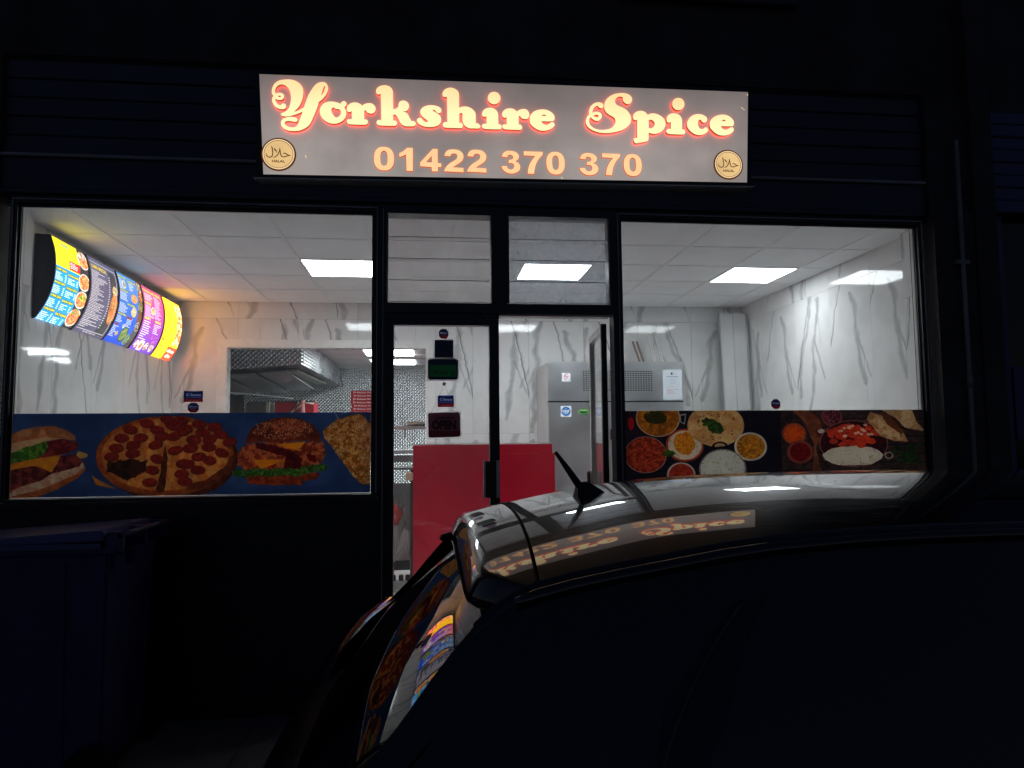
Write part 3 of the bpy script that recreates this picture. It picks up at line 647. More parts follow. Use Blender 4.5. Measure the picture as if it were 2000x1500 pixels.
wr = MB().box(XR+.010, XR+.12, 0, YB+.01, .1, 3.2).build('wall_right', grout); tag(wr, kind='structure')
tiled(wr, [.62, 1.14, 1.74, 2.34, 2.94, YB], zs, lambda m, r: m.box(XR, XR+.012, r[0], r[1], r[2], r[3]))
for nm, xa, xb in (('left', XL, -2.468), ('right', 3.36, XR)):
    pr = MB().box(xa+(.0 if nm == 'left' else .010), xb-(.010 if nm == 'left' else 0), .07, .60 if nm == 'left' else .61, .3, ZC).build('wall_return_'+nm, grout); tag(pr, kind='structure')
    f = (lambda m, r: m.box(-2.479, -2.468, r[0], r[1], r[2], r[3])) if nm == 'left' else (lambda m, r: m.box(3.36, 3.371, r[0], r[1], r[2], r[3]))
    tiled(pr, [.07, .61], [.30, .9, 1.75, 2.55, ZC-.004], f)
ce = MB().box(XL-.1, XR+.1, .0, YB+.02, ZC+.05, ZC+.12).build('ceiling', grout); tag(ce, kind='structure')
gx = [-2.233+.6*k for k in range(10)]; gy = [.479, 1.079, 1.679, 2.279, 2.879]
xs = [XL]+gx+[XR]; ys = [.06]+gy+[YB]
LIGHTS = [(3, 3, 'the left-hand lit ceiling panel, half hidden by the window post'), (6, 3, 'middle lit ceiling panel, seen through the dirty louvre'), (9, 3, 'right-hand lit ceiling panel near the marbled side wall')]
LI = {(a, b) for a, b, _ in LIGHTS}
tile_cache = {}
for i, (a, b) in enumerate(zip(xs, xs[1:])):
    for j, (c, d) in enumerate(zip(ys, ys[1:])):
        if (i, j) in LI: continue
        k = (round(b-a, 3), round(d-c, 3))
        if k not in tile_cache: tile_cache[k] = MB().box(0, b-a-.004, 0, d-c-.004, 0, .016).mesh('ceiling_tile', ceil_m, bevel=.003)
        inst(tile_cache[k], 'ceiling_tile', ce, (a+.002, c+.002, ZC+.002+random.random()*.0015))
for x in gx: B('ceiling_bar', tbar_m, ce, x-.012, x+.012, .06, YB, ZC-.003, ZC+.006)
for y in gy:
    for a, b in zip(xs, xs[1:]): B('ceiling_bar', tbar_m, ce, a+.0125 if a != XL else a, b-.0125 if b != XR else b, y-.008, y+.008, ZC-.0015, ZC+.006)
for a, b, lab in LIGHTS:
    t = thing('ceiling_light', lab.replace('the left', 'left'), 'ceiling light', ((xs[a]+xs[a+1])/2, (ys[b]+ys[b+1])/2, ZC), 'square LED panels in the shop ceiling')
    B('diffuser', led_dimmed if a == 9 else led_m, t, xs[a]+.022, xs[a+1]-.022, ys[b]+.02, ys[b+1]-.02, ZC-.002, ZC+.01)
    fr = MB()
    x0, x1, y0, y1 = xs[a]+.0125, xs[a+1]-.0125, ys[b]+.0085, ys[b+1]-.0085
    fr.box(x0, x1, y0, y0+.012, ZC-.004, ZC+.012).box(x0, x1, y1-.012, y1, ZC-.004, ZC+.012).box(x0, x0+.010, y0+.012, y1-.012, ZC-.004, ZC+.012).box(x1-.010, x1, y0+.012, y1-.012, ZC-.004, ZC+.012)
    fr.build('frame', tbar_m, t)
# ------------------------------------------------------------------ building front
bd = thing('shop_building', 'dark shop building front around the lit windows, with stall riser, fascia and blank wall above', 'building', (0, 0, 0))
def riser(x0, x1):
    B('stall_riser', navy, bd, x0, x1, -.01, .055, .10, 1.235)
    B('riser_rail', navy, bd, x0, x1, -.03, -.01, .62, .665)
riser(-2.30, -.2812); riser(1.101, 3.09)
B('window_sill', navy, bd, -2.30, -.2812, -.06, .05, 1.235, 1.258, bevel=.004); B('window_sill', navy, bd, 1.101, 3.09, -.06, .05, 1.235, 1.258, bevel=.004)
for x0, x1 in ((-3.1, -2.32), (3.095, 3.36)):
    B('pilaster', render_m, bd, x0, x1, -.10, .10, .10, 2.955); B('pilaster', render_m, bd, x0-.0, x1, -.07, .10, 2.957, 3.721)
B('window_head', navy, bd, -2.318, 3.093, -.02, .052, 2.925, 3.20)
B('shutter_box', fascia_m, bd, -2.318, 3.093, -.040, -.022, 2.965, 3.140, bevel=.004)
B('drip_ledge', grey_trim, bd, -2.318, 3.093, -.060, -.022, 3.142, 3.160, bevel=.004)
B('shutter_rail', fascia_m, bd, -2.318, 3.093, -.050, -.022, 2.938, 2.963, bevel=.004)
for k in range(5):
    z = 3.165+k*.108; B('fascia_board', fascia_m, bd, -2.318, 3.093, -.030+.003*(k % 2), -.018, z, z+.100, bevel=.004)
B('fascia_backing', dark_m, bd, -2.318, 3.093, -.0175, .10, 3.201, 3.72)
B('cornice', render_m, bd, -3.1, 3.36, -.035, .10, 3.722, 3.80, bevel=.01)
B('upper_wall', render_m, bd, -3.1, 1.16, -.01, .14, 3.802, 6.2); B('upper_wall', render_m, bd, 2.30, 3.36, -.01, .14, 3.802, 6.2)
B('upper_wall', render_m, bd, 1.161, 2.299, -.01, .14, 3.802, 4.26); B('upper_wall', render_m, bd, 1.161, 2.299, -.01, .14, 5.5, 6.2)
uw = B('upstairs_window', fascia_m, bd, 1.165, 2.295, -.06, .02, 4.262, 4.31, bevel=.005)
fr = MB().box(1.165, 1.225, -.012, .05, 4.312, 5.498).box(2.235, 2.295, -.012, .05, 4.312, 5.498).box(1.226, 2.234, -.012, .05, 5.43, 5.498).box(1.226, 2.234, -.012, .05, 4.312, 4.36)
fr.build('frame', fascia_m, uw); B('pane', glass('upper_glass', (.2, .2, .2)), uw, 1.226, 2.234, .02, .024, 4.361, 5.429)
B('dark_room', dark_m, bd, 1.17, 2.29, .142, .16, 4.26, 5.5)
B('interior_bulkhead', white_m, bd, -2.57, 3.43, .053, .058, 2.885, 3.20)
B('roof_slab', dark_m, bd, -3.1, 3.36, .145, 7.4, 3.2, 3.3); B('side_wall', render_m, bd, -3.1, -2.75, .145, 7.4, .1, 3.2)

nb = thing('neighbouring_shopfront', 'shut shop next door on the right, purple-blue shutter box over a dark window', 'building', (4.4, 0, 0))
B('pilaster', render_m, nb, 3.362, 3.50, -.12, .1, .1, 6.2)
for k in range(8):
    z = 2.965+k*.082; B('fascia_board', neigh_m, nb, 3.502, 6.2, -.09+.006*(k % 2), .02, z, z+.076, bevel=.006)
B('wall', render_m, nb, 3.502, 6.2, -.05, .1, 3.63, 6.2)
for k in range(6): B('mullion', neigh_m, nb, 3.56+k*.46, 3.60+k*.46, -.04, .02, .8, 2.964)
B('pane', plain('dark_shut_glass', (.006, .006, .01, 1), .1), nb, 3.502, 6.2, .0205, .03, .8, 3.0); B('stall_riser', neigh_m, nb, 3.502, 6.2, -.06, .02, .1, .79)
B('door_rail', neigh_m, nb, 3.61, 4.0, -.05, -.041, 1.55, 2.0)

# downpipe
dp = thing('drainpipe', 'thin grey drainpipe with brackets running down the pilaster right of the shop window', 'drainpipe', (3.20, -.15, .1))
MB().tube([(3.245, -.135, .102), (3.245, -.135, 1.9), (3.247, -.135, 3.40)], .013, 12).build('pipe', pipe_m, dp, smooth=True)
MB().tube([(3.245, -.135, 1.86), (3.245, -.135, 1.94)], .018, 12).build('collar', pipe_m, dp, smooth=True)
for z in (2.62, 1.2): MB().box(3.205, 3.287, -.142, -.102, z, z+.025).build('bracket', pipe_m, dp)
cb = thing('wall_cable', 'thin dark cable clipped along the left pilaster beside the window', 'cable', (-2.36, -.1, .1))
MB().tube([(-2.36, -.106, .102), (-2.365, -.106, 1.6), (-2.355, -.106, 3.0)], .006, 6).build('cable', grey_trim, cb); MB().box(-2.372, -2.35, -.113, -.101, 2.2, 2.215).build('clip', pipe_m, cb)

# ------------------------------------------------------------------ shop windows
def window(x0, x1, z0, z1, lab):
    t = thing('shop_window', lab, 'window', ((x0+x1)/2, 0, z0))
    m = MB(); a, b = x0-.045, x1+.045
    m.box(a, b, -.035, .05, z1+.012, z1+.046).box(a, b, -.035, .05, z0-.022, z0-.006).box(a, x0-.010, -.035, .05, z0-.006, z1+.012).box(x1+.010, b, -.035, .05, z0-.006, z1+.012)
    m.build('frame', navy, t)
    m = MB(); m.box(a+.012, b-.012, -.046, -.0355, z1+.028, z1+.034).box(a+.010, a+.016, -.046, -.0355, z0, z1+.027).box(b-.016, b-.010, -.046, -.0355, z0, z1+.027); m.build('frame_rib', grey_trim, t)
    m = MB(); m.box(x0-.0095, x1+.0095, .006, .03, z1+.0005, z1+.0115).box(x0-.0095, x0-.0008, .006, .03, z0, z1).box(x1+.0008, x1+.0095, .006, .03, z0, z1).box(x0-.0095, x1+.0095, .006, .03, z0-.0055, z0-.0008)
    m.build('glazing_bead', bead_m, t)
    m = MB(); m.box(x0-.0095, x1+.0095, -.012, -.005, z1-.006, z1+.0115).box(x0-.0095, x0-.001, -.012, -.005, z0, z1-.0065).box(x1+.001, x1+.0095, -.012, -.005, z0, z1-.0065)
    m.build('gasket', black_m, t)
    B('pane', win_glass, t, x0-.009, x1+.009, -.002, .004, z0-.005, z1+.011)
    return t
WL = (-2.2176, -.3253, 1.283, 2.876); WR = (1.1455, 3.0214, 1.283, 2.876)
window(*WL, 'wide left-hand shop window with fast-food banner, menu boards behind the glass')
window(*WR, 'wide right-hand shop window with curry banner, marbled wall behind the glass')
bl = MB().box(WL[0]+.001, WL[1]-.001, -.0085, -.0045, 1.286, 1.735).build('window_banner', picture('fast_food_print', paint_left_banner(), trans=.50), uv=((0, WL[0], WL[1]), (2, 1.286, 1.735)))
tag(bl, 'long blue banner with baguette, pepperoni pizza, burger and doner across the left window', 'banner')
br = MB().box(WR[0]+.001, WR[1]-.001, -.0085, -.0045, 1.286, 1.735).build('window_banner', picture('curry_print', paint_right_banner(), trans=.68), uv=((0, WR[0], WR[1]), (2, 1.286, 1.735)))
tag(br, 'long dark banner with curry bowls, rice, flatbread and chicken tikka across the right window', 'banner')

# ------------------------------------------------------------------ doorway, louvres, doors
df = thing('door_frame', 'dark door frame with transom bars between the two shop windows', 'door frame', (.41, 0, .1))
B('post', navy, df, -.2800, -.240, -.045, .06, .10, 2.925)
B('post', navy, df, 1.0600, 1.0995, -.045, .06, 2.302, 2.925)
B('post', navy, df, .361, .463, -.045, .06, 2.362, 2.875)
B('transom', navy, df, -.240, 1.0595, -.047, .06, 2.301, 2.357); B('transom', navy, df, -.240, 1.0595, -.047, .06, 2.876, 2.925)
B('post_bead', grey_trim, df, -.262, -.257, -.049, -.0455, .12, 2.9)
B('door_head', navy, df, -.240, .4025, -.03, .05, 2.268, 2.3005)
m = MB().box(.4035, 1.0595, -.03, .05, 2.288, 2.3005); m.build('door_head', bead_m, df)
B('threshold', alu, df, -.24, 1.0595, -.05, .06, .285, .302); B('door_step', pave_m, df, -.30, 1.12, -.34, -.051, .10, .285, bevel=.01)
rj = MB().box(1.078, 1.1000, -.045, .06, .285, 2.3005).build('post', navy, df)
for k, (x0, x1, gm, lab) in enumerate(((-.232, .357, louvre_l, 'left louvred fanlight of four glass slats above the closed door'), (.467, 1.056, louvre_r, 'right louvred fanlight, dirty bluish glass slats above the open door'))):
    t = thing('louvre_window', lab, 'window', ((x0+x1)/2, 0, 2.362))
    B('frame', black_m, t, x0-.0055, x0-.0008, -.03, .04, 2.366, 2.872); B('frame', black_m, t, x1+.0008, x1+.0055-.0022, -.03, .04, 2.366, 2.872)
    h = .126
    for j in range(4):
        z = 2.368+j*h; tilt = .006+.002*random.random()
        sl = MB().hexa([(x0+.001, -.022-tilt, z), (x1-.001, -.022-tilt, z), (x1-.001, -.017-tilt, z), (x0+.001, -.017-tilt, z)],
                       [(x0+.001, .004, z+h+.006), (x1-.001, .004, z+h+.006), (x1-.001, .009, z+h+.006), (x0+.001, .009, z+h+.006)])
        sl.build('glass_slat', gm, t)
        B('slat_edge', bead_m, t, x0+.002, x1-.002, -.0235-tilt, -.0155-tilt, z-.0040, z-.0004)
# closed left leaf
cd = thing('shop_door', 'closed left door leaf carrying the stickers and hanging signs, dark frame', 'door', (.08, 0, .3))
B('stile', navy, cd, -.2385, -.2005, -.025, .03, .305, 2.266); B('stile', navy, cd, .3475, .4025, -.025, .03, .305, 2.266)
B('rail', navy, cd, -.200, .347, -.025, .03, 2.232, 2.266); B('rail', navy, cd, -.200, .347, -.025, .03, .305, .42)
B('pane', door_glass, cd, -.200, .347, -.003, .003, .4205, 2.2315)
B('glazing_bead', alu, cd, -.2000, -.1975, .0035, .015, .43, 2.23); B('glazing_bead', bead_m, cd, .3445, .347, .0035, .015, .43, 2.23)
hd = B('pull_handle', black_m, cd, .318, .378, -.065, -.045, 1.248, 1.452, bevel=.004)
B('side_plate', alu, hd, .306, .3175, -.060, -.0255, 1.246, 1.456); B('side_plate', alu, hd, .3785, .399, -.060, -.0255, 1.246, 1.456)
# open right leaf swung into the shop
od = thing('shop_door', 'open right door leaf swung into the shop, seen almost edge on', 'door', (1.06, .04, .3))
def leaf(name, mat, xa0, xa1, ya, xb0, xb1, yb, z0, z1, par=od):
    return MB().hexa([(xa0, ya, z0), (xa1, ya, z0), (xb1, yb, z0), (xb0, yb, z0)], [(xa0, ya, z1), (xa1, ya, z1), (xb1, yb, z1), (xb0, yb, z1)]).build(name, mat, par)
leaf('stile', navy, 1.026, 1.0595, .062, 1.032, 1.066, .112, .305, 2.262); leaf('stile', leaf_m, 1.074, 1.108, .60, 1.079, 1.113, .650, .305, 2.262)
leaf('rail', leaf_m, 1.033, 1.065, .1125, 1.075, 1.107, .5995, 2.215, 2.262); leaf('rail', leaf_m, 1.033, 1.065, .1125, 1.075, 1.107, .5995, .305, .42)
leaf('pane', win_glass, 1.046, 1.051, .1125, 1.090, 1.095, .5995, .4205, 2.2145)
h2 = B('pull_handle', black_m, od, 1.045, 1.057, .575, .625, 1.10, 1.36, bevel=.004); B('side_plate', alu, h2, 1.0575, 1.0735, .57, .63, 1.09, 1.37)

# ------------------------------------------------------------------ stickers and hanging cards
sticker_white = picture('sticker_white', np.ones((4, 4, 3))*.95, trans=.6)
ac = picture('alarm_card', paint_alarm_card(), trans=.55); oc = picture('alarm_octagon', paint_alarm_octagon(), trans=.5)
def card(name, label, cat, x0, x1, z0, z1, mat, y=-.0065, th=.0015, cut=0.0, group=None, rot=0.0, border=None):
    cx, cz = (x0+x1)/2, (z0+z1)/2; hx, hz = (x1-x0)/2, (z1-z0)/2
    def pts(e, yy):
        c = cut*min(hx, hz); q = [(-hx-e, -hz+c), (-hx+c, -hz-e), (hx-c, -hz-e), (hx+e, -hz+c), (hx+e, hz-c), (hx-c, hz+e), (-hx+c, hz+e), (-hx-e, hz-c)]
        return [(cx+a*math.cos(rot)-b*math.sin(rot), yy, cz+a*math.sin(rot)+b*math.cos(rot)) for a, b in q]
    o = MB().hexa(pts(0, y-th), pts(0, y)).build(name, mat, None, uv=((0, x0, x1), (2, z0, z1)))
    tag(o, label, cat, group)
    if border and cut < .5:
        e = border*2.6; f = lambda a, b: (cx+a*math.cos(rot)-b*math.sin(rot), cz+a*math.sin(rot)+b*math.cos(rot))
        for (a0, b0, a1, b1) in ((-hx-e, -hz-e, hx+e, -hz-.0003), (-hx-e, hz+.0003, hx+e, hz+e), (-hx-e, -hz, -hx-.0003, hz), (hx+.0003, -hz, hx+e, hz)):
            q = [f(a0, b0), f(a1, b0), f(a1, b1), f(a0, b1)]; MB().hexa([(p[0], y-.001, p[1]) for p in q], [(p[0], y, p[1]) for p in q]).build('border_strip', sticker_white, o)
    return o
card('alarm_sticker', 'blue and red rectangular alarm sticker on the left window, above the eight-sided one', 'sticker', -1.342, -1.240, 1.796, 1.856, ac)
card('alarm_sticker', 'eight-sided blue alarm sticker on the left window just above the pizza', 'sticker', -1.319, -1.260, 1.737, 1.791, oc, cut=.55)
card('alarm_sticker', 'eight-sided alarm sticker at the top of the closed door', 'sticker', .057, .112, 2.156, 2.212, oc, cut=.55, border=.002)
card('alarm_sticker', 'eight-sided alarm sticker on the right window above the red onion bowl', 'sticker', 2.046, 2.102, 1.743, 1.801, oc, cut=.55)
card('door_sticker', 'plain dark navy square sticker with a white edge on the closed door', 'sticker', .033, .139, 2.046, 2.148, picture('navy_sticker', np.ones((4, 4, 3))*np.array([.12, .17, .30]), trans=.6), border=.0025)
card('rating_sticker', 'dark green rating sticker with clipped corners, widest on the closed door', 'sticker', -.006, .166, 1.919, 2.038, picture('rating_print', paint_green(), trans=.4), cut=.16, border=.0025)
hk = thing('suction_hook', 'clear suction hook holding the hanging signs on the closed door', 'hook', (.088, -.01, 1.895))
MB().tube([(.088, -.004, 1.897), (.088, -.012, 1.897)], [.012, .006], 14).build('suction_cup', bead_m, hk, smooth=True); MB().tube([(.088, -.012, 1.897), (.088, -.022, 1.892), (.088, -.024, 1.900)], .0018, 6).build('hook', alu, hk)
c1 = card('alarm_card', 'small blue and red alarm card hanging over the open sign', 'card', .050, .141, 1.762, 1.827, ac, y=-.024, cut=.1, border=.001)
MB().tube([(.060, -.025, 1.826), (.088, -.024, 1.893), (.112, -.025, 1.826)], .0008, 5).build('string', pipe_m, c1)
c2 = card('open_sign', 'dark maroon OPEN sign hanging by string on the closed door', 'sign', -.003, .177, 1.590, 1.730, picture('open_print', paint_open(), trans=.38), y=-.016, cut=.12, rot=.03, border=.002)
MB().tube([(.010, -.0175, 1.722), (.088, -.024, 1.892), (.166, -.0175, 1.726)], .0009, 5).build('string', pipe_m, c2)
for x in (.010, .166): MB().tube([(x, -.0176, 1.716), (x, -.0195, 1.716)], .004, 8).build('rivet', bead_m, c2)

# ------------------------------------------------------------------ lightbox sign
sg = thing('lightbox_sign', 'lit grey lightbox sign with glowing shop name and phone number above the door', 'sign', (.49, -.05, 3.03))
box_t = [(-.985, 3.675), (1.945, 3.700), (1.935, 3.082), (-.958, 3.044)]
face_t = [(-.953, 3.647), (1.933, 3.672), (1.906, 3.107), (-.921, 3.067)]
def ext(poly, y0, y1): return [(x, y0, z) for x, z in poly], [(x, y1, z) for x, z in poly]
a, b = ext(box_t[::-1], -.085, -.061); MB().hexa(b[::-1], a[::-1]).build('casing', black_m, sg)
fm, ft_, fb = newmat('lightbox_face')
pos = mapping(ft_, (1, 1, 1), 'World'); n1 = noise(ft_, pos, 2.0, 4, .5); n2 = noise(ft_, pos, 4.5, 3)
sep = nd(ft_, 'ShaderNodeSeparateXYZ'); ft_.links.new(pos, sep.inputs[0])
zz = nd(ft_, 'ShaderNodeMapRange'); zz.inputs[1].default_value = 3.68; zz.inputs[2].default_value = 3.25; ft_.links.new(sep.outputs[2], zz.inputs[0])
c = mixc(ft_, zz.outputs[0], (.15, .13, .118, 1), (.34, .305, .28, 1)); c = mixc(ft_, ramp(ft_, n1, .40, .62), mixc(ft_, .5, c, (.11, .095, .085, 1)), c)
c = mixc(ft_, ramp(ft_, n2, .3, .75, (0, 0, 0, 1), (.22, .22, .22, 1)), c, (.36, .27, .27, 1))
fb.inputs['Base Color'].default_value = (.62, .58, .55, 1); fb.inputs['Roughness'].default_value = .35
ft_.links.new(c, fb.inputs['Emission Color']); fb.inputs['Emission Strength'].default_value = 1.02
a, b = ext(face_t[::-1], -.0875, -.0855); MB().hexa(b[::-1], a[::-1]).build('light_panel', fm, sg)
MB().hexa([(-.975, -.100, 3.040), (1.95, -.100, 3.076), (1.92, -.041, 3.060), (-.94, -.041, 3.024)], [(-.975, -.100, 3.0435), (1.95, -.100, 3.081), (1.92, -.041, 3.0805), (-.94, -.041, 3.043)]).build('under_tray', white_lam, sg)
lf = newmat('letter_face'); m_, t_, b_ = lf
pos = mapping(t_, (1, 1, 1), 'World'); sep = nd(t_, 'ShaderNodeSeparateXYZ'); t_.links.new(pos, sep.inputs[0])
zz = nd(t_, 'ShaderNodeMapRange'); zz.inputs[1].default_value = 3.60; zz.inputs[2].default_value = 3.44; t_.links.new(sep.outputs[2], zz.inputs[0])
nn = noise(t_, pos, 7, 2); cc = mixc(t_, zz.outputs[0], (.90, .58, .27, 1), (1.0, .82, .44, 1)); cc = mixc(t_, ramp(t_, nn, .35, .7, (0, 0, 0, 1), (.45, .45, .45, 1)), cc, (1.0, .78, .42, 1))
t_.links.new(cc, b_.inputs['Emission Color']); b_.inputs['Emission Strength'].default_value = 1.22; b_.inputs['Base Color'].default_value = (.3, .25, .15, 1)
letter_face = m_
letter_side = emit('letter_return', (.32, .07, .01, 1), .35, (.08, .02, .01, 1))
halo = emit('red_halo_led', (1.0, .055, .025, 1), 2.1, (.3, .05, .03, 1))
digit_face = emit('digit_face', (1.0, .62, .31, 1), 1.12, (.3, .2, .1, 1), var=.12, scale=12)
digit_side = emit('digit_edge', (.75, .12, .03, 1), .75, (.2, .03, .01, 1))
badge_gold = emit('badge_gold', (.93, .62, .27, 1), .95, (.3, .2, .1, 1), var=.2, scale=9); badge_dark = emit('badge_brown', (.13, .035, .01, 1), .6, (.05, .02, .01, 1)); badge_rim = emit('badge_rim_light', (1.0, .72, .38, 1), 1.0, (.3, .2, .1, 1))
